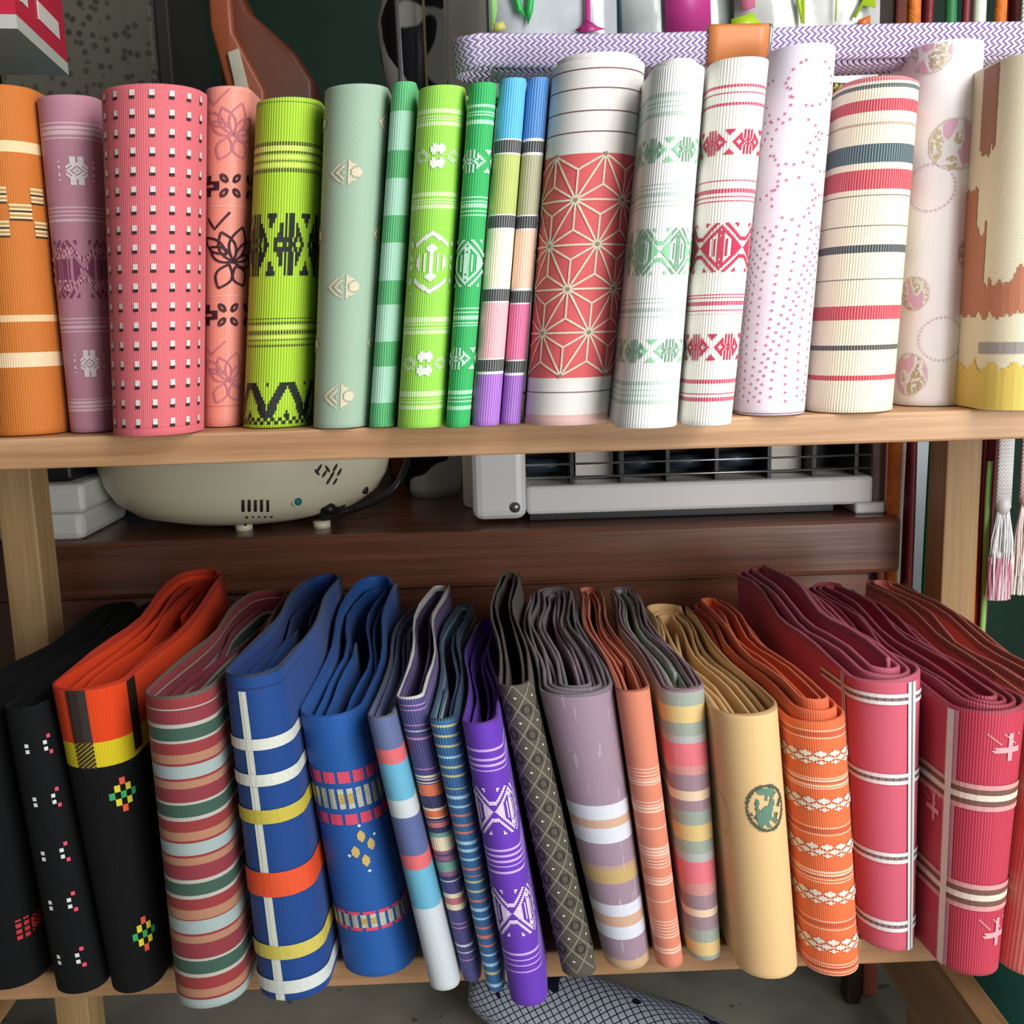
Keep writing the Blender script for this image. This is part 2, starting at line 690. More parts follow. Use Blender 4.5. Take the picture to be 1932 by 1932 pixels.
# woven bitmaps -----------------------------------------------------------
SB = ["###.....#.#", "##......#.#", "#.....#.#.#", ".....##.#.#", "....###.#.#", "...##.##.##", "..##...##.#"]


def small_band(c, r):            # period 20 x 13 rows
    c = c % 20
    c = c if c <= 10 else 20 - c
    r = r if r <= 6 else 12 - r
    return SB[r][c] == '#'


def big_band(c, r):              # period 24 x 25 rows
    c = c % 24
    c = c if c <= 12 else 24 - c
    r = r if r <= 12 else 24 - r
    d = (12 - c) + (12 - r)
    if 10 <= d <= 11:
        return True
    if d in (14, 15) and c > 1:
        return True
    if 19 <= d <= 20:
        return c > 3
    if c >= 11 and r >= 4 and not (c == 12 and r in (6,)):
        return True
    if c == 9 and r >= 8:
        return True
    if (5 - c) + (12 - r) <= 3 and 2 <= c <= 6:
        return True
    if c <= 1 and r in (7, 8):
        return True
    return False


def leaf(cx, cy, L, ang, fat=0.3, n=8):
    out = []
    for sgn in (1, -1):
        row = []
        for i in range(n + 1):
            q = i / n
            x, y = L * q, sgn * L * fat * math.sin(math.pi * q)
            row.append((cx + x * math.cos(ang) - y * math.sin(ang), cy + x * math.sin(ang) + y * math.cos(ang)))
        out.append(row)
    return out


GU = 'rolled sashes on the upper shelf'
# ================================================================== upper shelf
K = dict(zs=ZU, group=GU)
# 1 orange
o = obi('rolled_obi', 'orange rolled sash with cream bars and brown stacked blocks beside the mauve roll', (-78, 185), (60, 195), (-28, 815), (116, 812), 157, 824,
        (192, 106, 40), [(262, 283, (240, 214, 170)), (592, 605, (240, 205, 160)), (665, 692, (240, 215, 180))], seed=1, rib=0.0011,
        ribcol=(240, 160, 60), ribfac=0.3, depth=0.075, **K)
cre, brn = thread((240, 216, 160)), thread((60, 36, 28))
ppm = 3900.0
for (xa, xb, ya, n) in ((45, 74, 352, 4), (5, 45, 384, 4), (48, 80, 416, 4), (-30, 3, 416, 4), (-30, 3, 352, 4)):
    ctr = 15
    ua, ub = (xa - ctr) / ppm, (xb - ctr) / ppm
    if ub < -0.02:
        continue
    for i in range(n):
        strips(o, 'woven_bar', [(ua, ub, o.vpx(ya + i * 8), o.vpx(ya + i * 8 + 4))], cre, 0.0005)
        strips(o, 'woven_bar', [(ua, ub, o.vpx(ya + i * 8 + 4), o.vpx(ya + i * 8 + 7.5))], brn if i % 2 else thread((190, 140, 90)), 0.0005)

# 2 mauve
wp = (222, 190, 198)
st = []
for g in ((228, 237, 245, 247, 256), (387, 395, 403, 412), (598, 605, 613, 622), (750, 757, 764, 771)):
    for y in g:
        st.append((y, y + 4, wp))
o = obi('rolled_obi', 'dusty mauve rolled sash with pale stripe groups and purple geometric band', (64, 190), (180, 185), (130, 812), (211, 812), 177, 818,
        (190, 132, 152), st, seed=2, ribcol=(205, 160, 172), ribfac=0.25, depth=0.075, wfac=1, **K)


def flower_w(c, r):
    x, y = c - 10, r - 10
    d = math.hypot(x, y)
    if abs(x) <= 3 and abs(y) > 3 and abs(y) < 10 and x != 0:
        return abs(x) < 4
    return (d < 6 and (abs(x) + abs(y)) % 3 != 0) or (8 < abs(x) < 10 and abs(y) in (2, 3, 6))


for y0, y1 in ((292, 352), (658, 714)):
    motif(o, -0.0085, 0.0085, y0, y1, 21, 21, flower_w, thread((240, 228, 230)))
motif(o, -0.034, 0.034, 453, 562, 96, 25, lambda c, r: (2 if (abs((c + 12) % 24 - 12) < 3 or 2 < r < 8 or 16 < r < 22) and (c * 3 + r) % 5 < 3 else 1) if big_band(c, r) else 0,
      [thread((138, 62, 98)), thread((226, 168, 184))])

# 3 pink with dots
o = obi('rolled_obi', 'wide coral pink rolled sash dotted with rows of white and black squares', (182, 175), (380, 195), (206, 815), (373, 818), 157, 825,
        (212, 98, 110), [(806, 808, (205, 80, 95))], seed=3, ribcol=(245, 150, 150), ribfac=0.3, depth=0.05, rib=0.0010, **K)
wht, blk = thread((226, 218, 214), 0.3), thread((34, 24, 28), 0.35)
qw, qb = [], []
du = 0.0083
for r_ in range(18):
    y = 168 + r_ * 36.6
    for c in range(-7, 8):
        u = c * du - 0.0025
        qw.append((u - .0011, u + .0011, o.vpx(y), o.vpx(y + 11)))
        qb.append((u - .0013, u + .0011, o.vpx(y + 11), o.vpx(y + 17)))
strips(o, 'woven_squares', qw, wht, 0.0004)
strips(o, 'woven_squares', qb, blk, 0.0004)

# 4 salmon
o = obi('rolled_obi', 'slim salmon satin rolled sash with black leaf and blossom drawing', (384, 168), (470, 170), (379, 796), (455, 798), 160, 805,
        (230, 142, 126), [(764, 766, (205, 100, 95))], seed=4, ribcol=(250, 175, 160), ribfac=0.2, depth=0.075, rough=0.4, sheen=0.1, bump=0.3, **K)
mv, bk = thread((196, 118, 132), 0.35), thread((58, 22, 32), 0.35)


def mm(o, py):
    return o.vpx(py) * o.H


def blossom(cu, py, s, mat, width, mir=1):
    y = mm(o, py)
    L = []
    for k in range(5):
        an = -math.pi / 2 + (k - 2) * 0.62 + 0.25
        L += leaf(cu, y, s * (1.0 - 0.12 * abs(k - 2)), an, 0.24)
    L += leaf(cu - 0.002, y + 0.001, s * 0.7, math.pi * 0.62, 0.3)
    L += leaf(cu - 0.003, y - 0.004, s * 0.8, math.pi * 1.2, 0.2)
    L += leaf(cu + 0.001, y + 0.002, s * 0.6, math.pi * 0.35, 0.35)
    L.append([(cu - 0.013, y - s * 1.2), (cu - 0.009, y - s * 0.9), (cu - 0.002, y - s * 1.35)])
    lines(o, [[(a_, b_) for a_, b_ in q] for q in L], width, mat)


blossom(0.002, 255, 0.0165, mv, 0.0009)
blossom(0.003, 495, 0.0185, bk, 0.0012)
blossom(0.002, 720, 0.0155, mv, 0.0008)
for py in (350, 594):
    y = mm(o, py)
    L = []
    for cx in (0.001, 0.0145):
        for an in (0.6, 2.54, 3.74, -0.6):
            L += leaf(cx + 0.0018 * math.cos(an), y + 0.0016 * math.sin(an) * 1.8, 0.0048, an * 1.0 + (0.35 if math.sin(an) * math.cos(an) > 0 else -0.35), 0.22)
    lines(o, L, 0.0013, bk)
    motif(o, -0.014, -0.004, py - 20, py + 20, 7, 7, lambda c, r: (c in (2, 3) and r != 3) or (r in (2, 4) and c != 3) or (r == 3 and c > 4), bk)
for py in (388, 558):
    motif(o, -0.009, 0.011, py - 1, py + 1.5, 40, 1, lambda c, r: c % 2, thread((250, 214, 200)))

# 5 lime with black
lg = (24, 52, 30)
o = obi('rolled_obi', 'lime green ribbed rolled sash with black stripes and bold black motif bands', (477, 190), (604, 195), (452, 800), (580, 803), 182, 809,
        (144, 194, 30), [(189, 191, (70, 90, 60)), (265, 273, lg), (274, 282, (206, 225, 110)), (284, 288, lg), (290, 298, (206, 225, 110)), (300, 304, lg), (306, 313, (206, 225, 110)), (315, 323, lg),
                         (598, 602, lg), (606, 610, lg), (612, 620, (200, 224, 110)), (622, 630, lg), (632, 638, (200, 224, 110)), (640, 643, lg), (650, 653, lg)],
        seed=5, rib=0.00135, ribcol=(222, 245, 90), ribfac=0.65, depth=0.075, bump=0.8, **K)
bkg = thread((18, 30, 26), 0.35)
motif(o, -0.036, 0.036, 402, 520, 84, 13, lambda c, r: small_band(c + 6, r) or (small_band(c + 7, r) and c % 3 == 0), bkg)
motif(o, -0.036, 0.036, 722, 801, 84, 12, lambda c, r: (abs((c + 9) % 22 - 11) - r * 0.85) % 11 < 5.0 and r < 10 or (r >= 10 and (c // 2 + r) % 2), bkg)

# 6 sage
o = obi('rolled_obi', 'sage green netted rolled sash with cream diamond crests', (609, 172), (733, 185), (586, 798), (695, 804), 156, 810,
        (142, 172, 148), [], seed=6, rib=0.0014, weft=0.0014, wfac=1, ribcol=(205, 220, 205), ribfac=0.55, depth=0.075, **K)


def crest(c, r):
    x, y = c - 9.5, r - 9.5
    if abs(x) < 1:
        return False
    if abs(x) * 0.9 + abs(y) > 9.6 or abs(y) > 9.5:
        return False
    if x < 0:
        return (abs(x) + abs(y)) % 4.2 < 2.7
    d = math.hypot(x - 6, y)
    return d < 3 or 4.2 < d


be = thread((226, 210, 182), 0.5)
for (px, py) in ((650, 325), (645, 541), (635, 748)):
    cxp = (609 + 733) / 2 + (640 - 671) * (py - 156) / 654.0
    motif(o, (px - cxp) / ppm - 0.0078, (px - cxp) / ppm + 0.0078, py - 29, py + 29, 20, 20, crest, be)
for py in (226, 440, 648):
    for s in (-1, 1):
        u = s * 0.0212 - 0.002
        motif(o, u - 0.0078, u + 0.0078, py - 27, py + 27, 20, 20, crest, be)

# 7 green / mint
mint = (172, 222, 198)
o = obi('rolled_obi', 'slim green rolled sash with broad mint blocks', (738, 158), (785, 160), (694, 803), (741, 804), 152, 808,
        (52, 166, 88), [(208, 281, mint), (333, 405, mint), (455, 527, mint), (573, 644, mint), (690, 758, mint)], seed=7, rib=0.0011,
        ribcol=(190, 235, 205), ribfac=0.45, depth=0.075, **K)

# 8 light lime
wl = (206, 240, 176)
st = []
for a_ in (203, 360, 597, 738):
    for d_, w_ in ((0, 9), (13, 3), (19, 3), (25, 7)):
        st.append((a_ + d_, a_ + d_ + w_, wl))
o = obi('rolled_obi', 'light lime rolled sash with white flowers and a white arrow motif', (787, 166), (878, 174), (746, 802), (838, 804), 159, 810,
        (142, 212, 66), st, seed=8, rib=0.0011, ribcol=(196, 240, 140), ribfac=0.4, depth=0.075, **K)
ww = thread((236, 250, 232), 0.35)


def clover(c, r):
    x, y = (c - 14.5) / 14.5, (r - 9.5) / 9.5
    for sx in (-1, 1):
        for sy in (-1, 1):
            if ((x - sx * .13) / .13) ** 2 + ((y - sy * .55) / .42) ** 2 < 1:
                return True
    for sx in (-1, 1):
        e = ((x - sx * .62) / .26) ** 2 + (y / .5) ** 2
        if 0.25 < e < 1:
            return (c + r) % 2
    return False


for y0 in (268, 660):
    motif(o, -0.0125, 0.0125, y0, y0 + 52, 30, 20, clover, ww)


def arrow(c, r):
    x, y = abs(c - 14.5), abs(r - 19.5)
    if x < 1.4 and y < 10:
        return True
    if math.hypot(x, (y - 9) * 1.0) < 2.8 and math.hypot(x, y - 9) > 0.8:
        return True
    if abs((19 - y) - x * 0.85) < 1.6 and x < 9:
        return True
    if 3 < x < 4 and y < 6:
        return True
    if 5.5 < x < 8.5 and y < 6 - (x - 5.5) * 1.3:
        return True
    if 11 < x < 13 and abs((y % 9) - (x - 9)) < 1.2:
        return True
    return False


motif(o, -0.0125, 0.0125, 436, 554, 30, 40, arrow, ww)

# 9 emerald
we = (176, 230, 196)
st = []
for a_ in (195, 736):
    for d_, w_ in ((0, 6), (12, 3), (19, 3), (30, 7)):
        st.append((a_ + d_, a_ + d_ + w_, we))
for a_ in (369, 580):
    for d_, w_ in ((0, 2.5), (7, 2.5), (14, 8), (26, 2.5), (33, 2.5)):
        st.append((a_ + d_, a_ + d_ + w_, we))
o = obi('rolled_obi', 'slim emerald green rolled sash with mint stripes and woven motif bands', (883, 158), (937, 160), (839, 804), (885, 805), 153, 809,
        (20, 166, 80), st, seed=9, rib=0.0011, ribcol=(120, 210, 150), ribfac=0.45, depth=0.075, **K)
me_ = thread((190, 236, 208), 0.35)
for a_, b_ in ((282, 326), (656, 697)):
    motif(o, -0.0165, 0.0165, a_, b_, 44, 13, lambda c, r: small_band(c - 8, r), me_)
motif(o, -0.0165, 0.0165, 452, 541, 44, 25, lambda c, r: big_band(c - 8, r), me_)

# 10, 11 multicolour pair
for idx, (TLx, TRx, BLx, BRx, cols, lab) in enumerate((
        (941, 993, 889, 941, ((44, 172, 226), (172, 188, 84), (250, 240, 206), (240, 172, 180), (158, 84, 198)), 'slim block striped rolled sash with cyan top, olive, cream and pale pink blocks'),
        (994, 1037, 943, 981, ((30, 122, 200), (168, 168, 130), (240, 200, 172), (218, 92, 148), (150, 80, 190)), 'slim block striped rolled sash with blue top, khaki, peach and magenta blocks'))):
    q = idx * 3
    kk, wt = (34, 38, 46), (238, 236, 236)
    st = []
    ys = [148, 263 + q * 0.3, 406 + q * .3, 544 + q, 678 + q]
    for i, y in enumerate(ys[1:]):
        st += [(y - 4, y, wt), (y, y + 22, kk), (y + 22, y + 26, wt)]
    prev = 140
    for i, y in enumerate(ys[1:]):
        st.append((prev, y - 4, cols[i]))
        prev = y + 26
    st.append((prev, 820, cols[4]))
    o = obi('rolled_obi', lab, (TLx, 152), (TRx, 152), (BLx, 803), (BRx, 803), 145, 806 - q, cols[0], st, seed=10 + idx, rib=0.0011,
            ribcol=(244, 244, 240), ribfac=0.3, depth=0.075, **K)

# 12 white with red star lattice
o = obi('rolled_obi', 'wide white rolled sash with red panel of cream star lattice', (1040, 118), (1222, 128), (988, 792), (1150, 794), 106, 800,
        (238, 234, 230), [(126, 128.5, (120, 80, 80)), (163, 165.5, (120, 80, 80)), (204, 206.5, (120, 80, 80)), (244, 246.5, (120, 80, 80)), (287, 711, (222, 88, 92)), (738, 740, (130, 110, 110)), (783, 815, (228, 186, 180))],
        seed=12, rib=0.0011, wfac=1, ribcol=(245, 240, 235), ribfac=0.12, depth=0.075, drop=-0.003, bump=0.4, Y=0.508, **K)
a_, rd = 0.0232, 0.0215
ytp = mm(o, 290)
rd = (mm(o, 709) - ytp) / 5
cre2 = thread((246, 224, 200), 0.5)
segs = []
cent = []
for j in range(0, 6):
    for i in range(-3, 4):
        cx = i * a_ + (a_ / 2 if j % 2 == 0 else 0) - 0.004
        cy = ytp + j * rd
        if j < 6:
            cent.append((cx, cy))
            segs.append([(cx, cy), (cx + a_, cy)]) if j not in (0, 5) else None
            if j < 5:
                segs.append([(cx, cy), (cx + a_ / 2, cy + rd)])
                segs.append([(cx, cy), (cx - a_ / 2, cy + rd)])
                c1 = (cx, cy + rd * 2 / 3)
                for p in ((cx, cy), (cx + a_ / 2, cy + rd), (cx - a_ / 2, cy + rd)):
                    segs.append([c1, p])
                c2 = (cx + a_ / 2, cy + rd / 3)
                for p in ((cx, cy), (cx + a_, cy), (cx + a_ / 2, cy + rd)):
                    segs.append([c2, p])
ymax = mm(o, 710)
segs = [s for s in segs if max(s[0][1], s[1][1]) <= ymax + 0.0012]
lines(o, segs, 0.00095, cre2)
dots(o, [c for c in cent if c[1] < ymax], 0.0013, thread((160, 140, 130)), 0.0006, 5)
# pink core roll poking out below and above

# 13 white with green
gs, gt = (186, 204, 194), (224, 244, 232)
st = []
for y0 in (172, 718):
    st += [(y0, y0 + 8, gs), (y0 + 8, y0 + 38, gt), (y0 + 15, y0 + 18, gs), (y0 + 25, y0 + 28, gs), (y0 + 36, y0 + 44, gs)]
for y0 in (344, 560):
    st += [(y0, y0 + 3, gs), (y0 + 8, y0 + 11, gs), (y0 + 18, y0 + 26, gs), (y0 + 34, y0 + 37, gs), (y0 + 42, y0 + 45, gs)]
st2 = []
for s_ in st:
    if s_[1] - s_[0] > 25:
        y0 = s_[0] - 8
        st2 += [(y0 + 8, y0 + 15, gt), (y0 + 18, y0 + 25, gt), (y0 + 28, y0 + 36, gt)]
    else:
        st2.append(s_)
o = obi('rolled_obi', 'white rolled sash with pale green stripes and green motif bands', (1228, 135), (1333, 138), (1162, 804), (1279, 806), 118, 811,
        (243, 245, 243), st2, seed=13, rib=0.0012, ribcol=(252, 252, 252), ribfac=0.3, depth=0.075, drop=-0.0025, **K)
g1, g2 = thread((120, 164, 134), 0.4), thread((150, 220, 170), 0.4)
for y0, y1 in ((258, 305), (640, 684)):
    motif(o, -0.034, 0.034, y0, y1, 88, 13, lambda c, r: (1 if (c // 10) % 2 else 2) if small_band(c - 4, r) else 0, [g1, g2])
motif(o, -0.034, 0.034, 430, 518, 106, 25, lambda c, r: (1 if (c // 12) % 2 else 2) if big_band(c - 5, r) else 0, [g1, g2])

# 14 white with crimson
cr = (204, 52, 88)
st = []
for y0 in (156, 716):
    st += [(y0, y0 + 7, cr), (y0 + 16, y0 + 18, cr), (y0 + 25, y0 + 27, cr), (y0 + 34, y0 + 41, cr)]
for y0 in (338, 553):
    st += [(y0, y0 + 2, cr), (y0 + 7, y0 + 9, cr), (y0 + 15, y0 + 23, cr), (y0 + 31, y0 + 33, cr), (y0 + 38, y0 + 40, cr)]
o = obi('rolled_obi', 'ivory ribbed rolled sash with crimson stripes and crimson motif bands', (1339, 116), (1453, 118), (1286, 802), (1381, 804), 106, 806,
        (244, 240, 230), st, seed=14, rib=0.0013, ribcol=(255, 253, 248), ribfac=0.35, depth=0.075, bump=0.8, **K)
c1 = thread((206, 40, 84), 0.35)
for y0, y1 in ((243, 291), (630, 680)):
    motif(o, -0.034, 0.034, y0, y1, 90, 13, lambda c, r: small_band(c - 5, r), c1)
motif(o, -0.034, 0.034, 420, 513, 82, 25, lambda c, r: big_band(c - 5, r), c1)

# 15 lavender with pink flower dots
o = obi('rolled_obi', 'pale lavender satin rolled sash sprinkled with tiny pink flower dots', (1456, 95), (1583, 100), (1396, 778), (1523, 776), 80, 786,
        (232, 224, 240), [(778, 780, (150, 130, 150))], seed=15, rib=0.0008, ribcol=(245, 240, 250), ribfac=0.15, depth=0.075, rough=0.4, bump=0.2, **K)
pts_ = []
for k in range(14):
    u_ = -0.031 + k * 0.0048
    y = 0.085
    while y < 0.176:
        q = (y - 0.085) / 0.09
        pts_.append((u_ + 0.010 * (1 - q) ** 2 + 0.0022 * math.sin(q * 5 + k), y + (k % 2) * 0.002))
        y += 0.0043
rr = random.Random(4)
for (cx, cy, rad) in ((-0.012, 0.025, .011), (0.008, 0.018, .012), (0.002, 0.045, .012), (0.018, 0.05, .010), (-0.016, 0.06, .012), (0.004, 0.072, .011), (0.02, 0.078, .009), (-.024, .035, .012)):
    n = int(2 * math.pi * rad / 0.0042)
    for i in range(n):
        if i % 7 < 6:
            an = 2 * math.pi * i / n + rr.uniform(-.1, .1)
            pts_.append((cx + rad * math.cos(an), cy + rad * 0.9 * math.sin(an)))
for i in range(26):
    pts_.append((-0.032 + rr.uniform(0, .012), 0.008 + i * 0.0034))
dots(o, [p for p in pts_ if 0.004 < p[1] < 0.172], 0.00085, thread((214, 122, 156)), 0.0003)

# 16 cream with red / navy
nv, rdd = (40, 62, 78), (196, 44, 72)
o = obi('rolled_obi', 'cream ribbed rolled sash with broad red and navy bars', (1592, 158), (1743, 162), (1532, 770), (1692, 768), 146, 781,
        (240, 228, 200), [(155, 158, nv), (159, 164, (80, 90, 90)), (183, 206, rdd), (228, 233, (186, 160, 140)), (269, 304, (36, 74, 92)), (318, 356, rdd), (366, 368, (120, 116, 104)),
                          (424, 426, (120, 116, 104)), (459, 475, (44, 56, 70)), (525, 527, (120, 116, 104)), (575, 603, rdd), (651, 661, (56, 60, 64)), (707, 718, rdd)],
        seed=16, rib=0.00135, ribcol=(255, 248, 226), ribfac=0.25, depth=0.075, bump=0.9, edge=(214, 110, 120), drop=-0.002, **K)

# 17 white satin with gold-pink roundels
o = obi('rolled_obi', 'white satin rolled sash with shiny gold and pink roundels', (1726, 92), (1864, 88), (1699, 762), (1824, 758), 72, 768,
        (246, 241, 243), [], seed=17, rib=0.0006, ribcol=(250, 246, 248), ribfac=0.15, depth=0.075, rough=0.38, bump=0.12, spec=0.6, sheen=0.0, **K)
gold, pkk, wh3 = thread((206, 190, 160), 0.35, 0.5), thread((232, 184, 208), 0.4), thread((248, 242, 244), 0.3)


def roundel(sd):
    def fn(c, r):
        x, y = (c - 19.5) / 19.5, (r - 19.5) / 19.5
        d = x * x + y * y
        if d > 1:
            return 0
        q = noise.noise(Vector((c * 0.09 + sd * 7, r * 0.05, sd)))
        g = noise.noise(Vector((c * 0.35, r * 0.35, sd + 9)))
        if d > 0.86:
            return 1 if (c + r) % 2 else 3
        if q > 0.12:
            return 2
        if q < -0.05:
            return 1 if g > -0.12 else 3
        return 3
    return fn


for (px, py, rad, sd) in ((1778, 92, 44, 1), (1826, 272, 52, 2), (1744, 552, 34, 3), (1733, 706, 42, 4), (1868, 170, 34, 5), (1840, 480, 40, 6)):
    f_ = (py - 72) / 696.0
    ctr = 1800 + (1767 - 1800) * f_
    du_ = (px - ctr) / ppm
    if abs(px - ctr) > 45:
        du_ *= 1.5
    motif(o, du_ - rad / ppm, du_ + rad / ppm, py - rad, py + rad, 40, 40, roundel(sd), [gold, pkk, wh3], 0.0003)
for (px, py, rad) in ((1778, 352, 46), (1800, 640, 44)):
    f_ = (py - 72) / 696.0
    ctr = 1800 + (1767 - 1800) * f_
    n = 34
    dots(o, [((px - ctr + rad * math.cos(6.283 * i / n)) / ppm, mm(o, py) + rad / ppm * math.sin(6.283 * i / n)) for i in range(n)], 0.0008, thread((240, 206, 224), .4), 0.0003)

# 18 rust / cream
o = obi('rolled_obi', 'cream rolled sash with rust brown and yellow abstract patches', (1892, 115), (2040, 110), (1852, 772), (1990, 770), 92, 777,
        (236, 226, 194), [], seed=18, rib=0.0013, weft=0.0013, wfac=1, ribcol=(255, 250, 236), ribfac=0.3, depth=0.075, **K)


def rust(c, r):
    q = noise.noise(Vector((c * 0.10, r * 0.03, 3.3))) * 12
    q2 = noise.noise(Vector((c * 0.5, r * 0.08, 8.3))) * 4
    if r < 30 - abs(c - 22) * 0.4 + q2 and 14 < c < 30:
        return 1
    if 56 + q + q2 + (c > 26) * 16 - (c < 16) * 18 < r < 86 + q2 * 0.6:
        return 2
    if 95 < r < 100 and c > 26 + q2:
        return 4
    if r > 104 + q * 0.3 - (c < 16) * 0 + q2 * 0.5:
        return 3
    return 0


motif(o, -0.046, 0.016, 100, 774, 60, 120, rust, [fabric('net_' + str(c_[0]), c_, [], .16, rib=.0013, weft=.0013, wfac=1, ribcol=(240, 226, 200), ribfac=.4) for c_ in ((150, 88, 68), (184, 100, 66), (228, 196, 74), (150, 144, 146))], 0.0003)

# core of roll 12 (pink lining that sticks out of the roll)

# ================================================================== lower shelf
GL = 'folded sashes on the lower shelf'
K = dict(zs=ZL, group=GL, depth=0.225)


def low(label, TL, TR, BL, BR, ytop, ybot, base, stripes=(), **kw):
    k = dict(K)
    k.update(kw)
    k.setdefault('drop', 0.003)
    k['wave'] = 0.0042
    k.setdefault('bt', 0.16)
    xx = P((BL[0] + BR[0] + TL[0] + TR[0]) / 4, 1600, 0.51).x
    tab = ((-0.40, .016), (-0.27, .014), (-0.10, .010), (0.0, .003), (0.08, -.006), (0.2, -.020), (0.28, -.024), (0.5, -.026))
    for (xa_, ba_), (xb_, bb_) in zip(tab[:-1], tab[1:]):
        if xa_ <= xx <= xb_:
            k['bx'] = ba_ + (bb_ - ba_) * (xx - xa_) / (xb_ - xa_)
    k.setdefault('lj', 0.0007)
    k.setdefault('jit', 0.0016)
    k.setdefault('pitch', 0.0026)
    k.setdefault('th', 0.0017)
    return obi('folded_obi', label, TL, TR, BL, BR, ytop, ybot, base, stripes, **k)


BLK = (15, 16, 18)
# far left black with red motif
o = low('black folded sash with a red blossom motif at the end of the lower shelf', (-120, 1340), (5, 1340), (-45, 1860), (78, 1855), 1345, 1870, BLK, seed=31, ribcol=(26, 28, 30), rough=0.8, sheen=.02, spec=0.12)
motif(o, 0.001, 0.02, 1738, 1790, 14, 14, lambda c, r: ((c - 3) ** 2 + (r - 7) ** 2 < 30 and (c * r) % 3 > 0) or ((c - 10) ** 2 + (r - 6) ** 2 < 16 and (c + r) % 2), thread((196, 40, 48)))
# black with tiny pink and white flowers
o = low('black folded sash scattered with tiny white and pink petals', (0, 1335), (86, 1330), (98, 1860), (196, 1850), 1338, 1878, BLK, seed=32, ribcol=(26, 28, 30), rough=0.8, sheen=.02, spec=0.12)
wq, pq = [], []
for i, py in enumerate((1410, 1510, 1612, 1705, 1808)):
    u = 0.004 - i * 0.0012
    for du_, dy_, ls in ((0.0, -7, wq), (0.0, 5, wq), (0.0022, -17, pq), (0.0022, 13, pq), (-.0085, -6, wq), (-.0085, 5, wq)):
        ls.append((u + du_ - .0009, u + du_ + .0009, o.vpx(py + dy_), o.vpx(py + dy_ + 7)))
strips(o, 'woven_petals', wq, thread((214, 216, 214)), 0.0004)
strips(o, 'woven_petals', pq, thread((226, 70, 100)), 0.0004)
# black with vermilion and yellow end
o = low('black folded sash with vermilion and yellow end and chequered flowers', (84, 1300), (236, 1285), (202, 1850), (306, 1845), 1300, 1878, BLK,
        [(1280, 1402, (214, 66, 28)), (1402, 1450, (206, 186, 34))], seed=33, ribcol=(40, 34, 28), ribfac=0.12, rough=0.8, sheen=.02, spec=0.12, rise=0.012, drop=0.008, pitch=0.0046, lj=0.0016, edge=(170, 50, 30))
motif(o, -0.012, -0.002, 1298, 1452, 12, 60, lambda c, r: (c < 10) and ((c + r) % 3 or r < 40), thread((44, 30, 24)), 0.0004)
motif(o, 0.016, 0.026, 1290, 1440, 8, 40, lambda c, r: 1, thread((40, 30, 26)), 0.0004)
motif(o, -0.03, -0.022, 1290, 1440, 8, 40, lambda c, r: 1, thread((40, 30, 26)), 0.0004)
chk = ["..R..", ".Y.Y.", "G.G.G", ".Y.Y.", "..R.."]
for py, u in ((1508, 0.006), (1775, 0.007)):
    motif(o, u - 0.0066, u + 0.0066, py - 32, py + 32, 5, 5, lambda c, r: ' RYG'.find(chk[r][c]) if chk[r][c] != '.' else 0,
          [thread((226, 82, 50)), thread((214, 204, 44)), thread((40, 160, 84))])
# green red stripes
W3, G3, R3, T3, L3 = (176, 176, 168), (44, 84, 72), (140, 46, 50), (168, 122, 96), (156, 174, 174)
st = [(1316, 1338, R3), (1338, 1341, W3)]
for y0 in (1369, 1515, 1662, 1810):
    st += [(y0 - 26, y0 - 1, (132, 44, 58)), (y0, y0 + 6, W3), (y0 + 6, y0 + 30, G3), (y0 + 30, y0 + 36, W3), (y0 + 36, y0 + 58, R3), (y0 + 58, y0 + 74, T3), (y0 + 74, y0 + 78, R3),
           (y0 + 78, y0 + 102, L3), (y0 + 102, y0 + 106, R3), (y0 + 106, y0 + 120, T3)]
o = low('folded sash striped in dark red, bottle green, tan and grey', (256, 1310), (400, 1300), (318, 1890), (465, 1882), 1316, 1908, (120, 52, 48), st, seed=34, rib=0.0009,
        ribcol=(160, 110, 100), ribfac=0.12, edge=(88, 78, 72), drop=0.013, pitch=0.0058, lj=0.0018)
# royal blue with white grid
o = low('royal blue folded sash with white, yellow and orange ribbed grid lines', (409, 1270), (530, 1262), (474, 1876), (622, 1862), 1275, 1893, (12, 58, 124), [(1288, 1290, (10, 30, 70)), (1299, 1301, (10, 30, 70))], seed=35, bt=0.27,
        rib=0.0009, ribcol=(50, 104, 190), ribfac=0.2, drop=0.012, pitch=0.0054, lj=0.0018, edge=(28, 36, 52))
wr = thread((214, 218, 206), 0.5)
vband(o, -0.0072, 0.0042, 1306, 1889, wr, 0.0004)
for y0, y1, c in ((1396, 1417, (214, 218, 206)), (1463, 1485, (214, 218, 206)), (1530, 1556, (196, 180, 66)), (1648, 1694, (226, 78, 32)), (1786, 1812, (204, 190, 86)), (1852, 1876, (210, 216, 212))):
    m_ = fabric('ribbed_band', c, [], 0.16, rib=0.0021, ribcol=tuple(min(255, x + 30) for x in c), ribfac=.3, bump=1.0)
    strips(o, 'woven_band', [(-0.045, 0.06, o.vpx(y0), o.vpx(y1))], thread(c, 0.5), 0.0007)
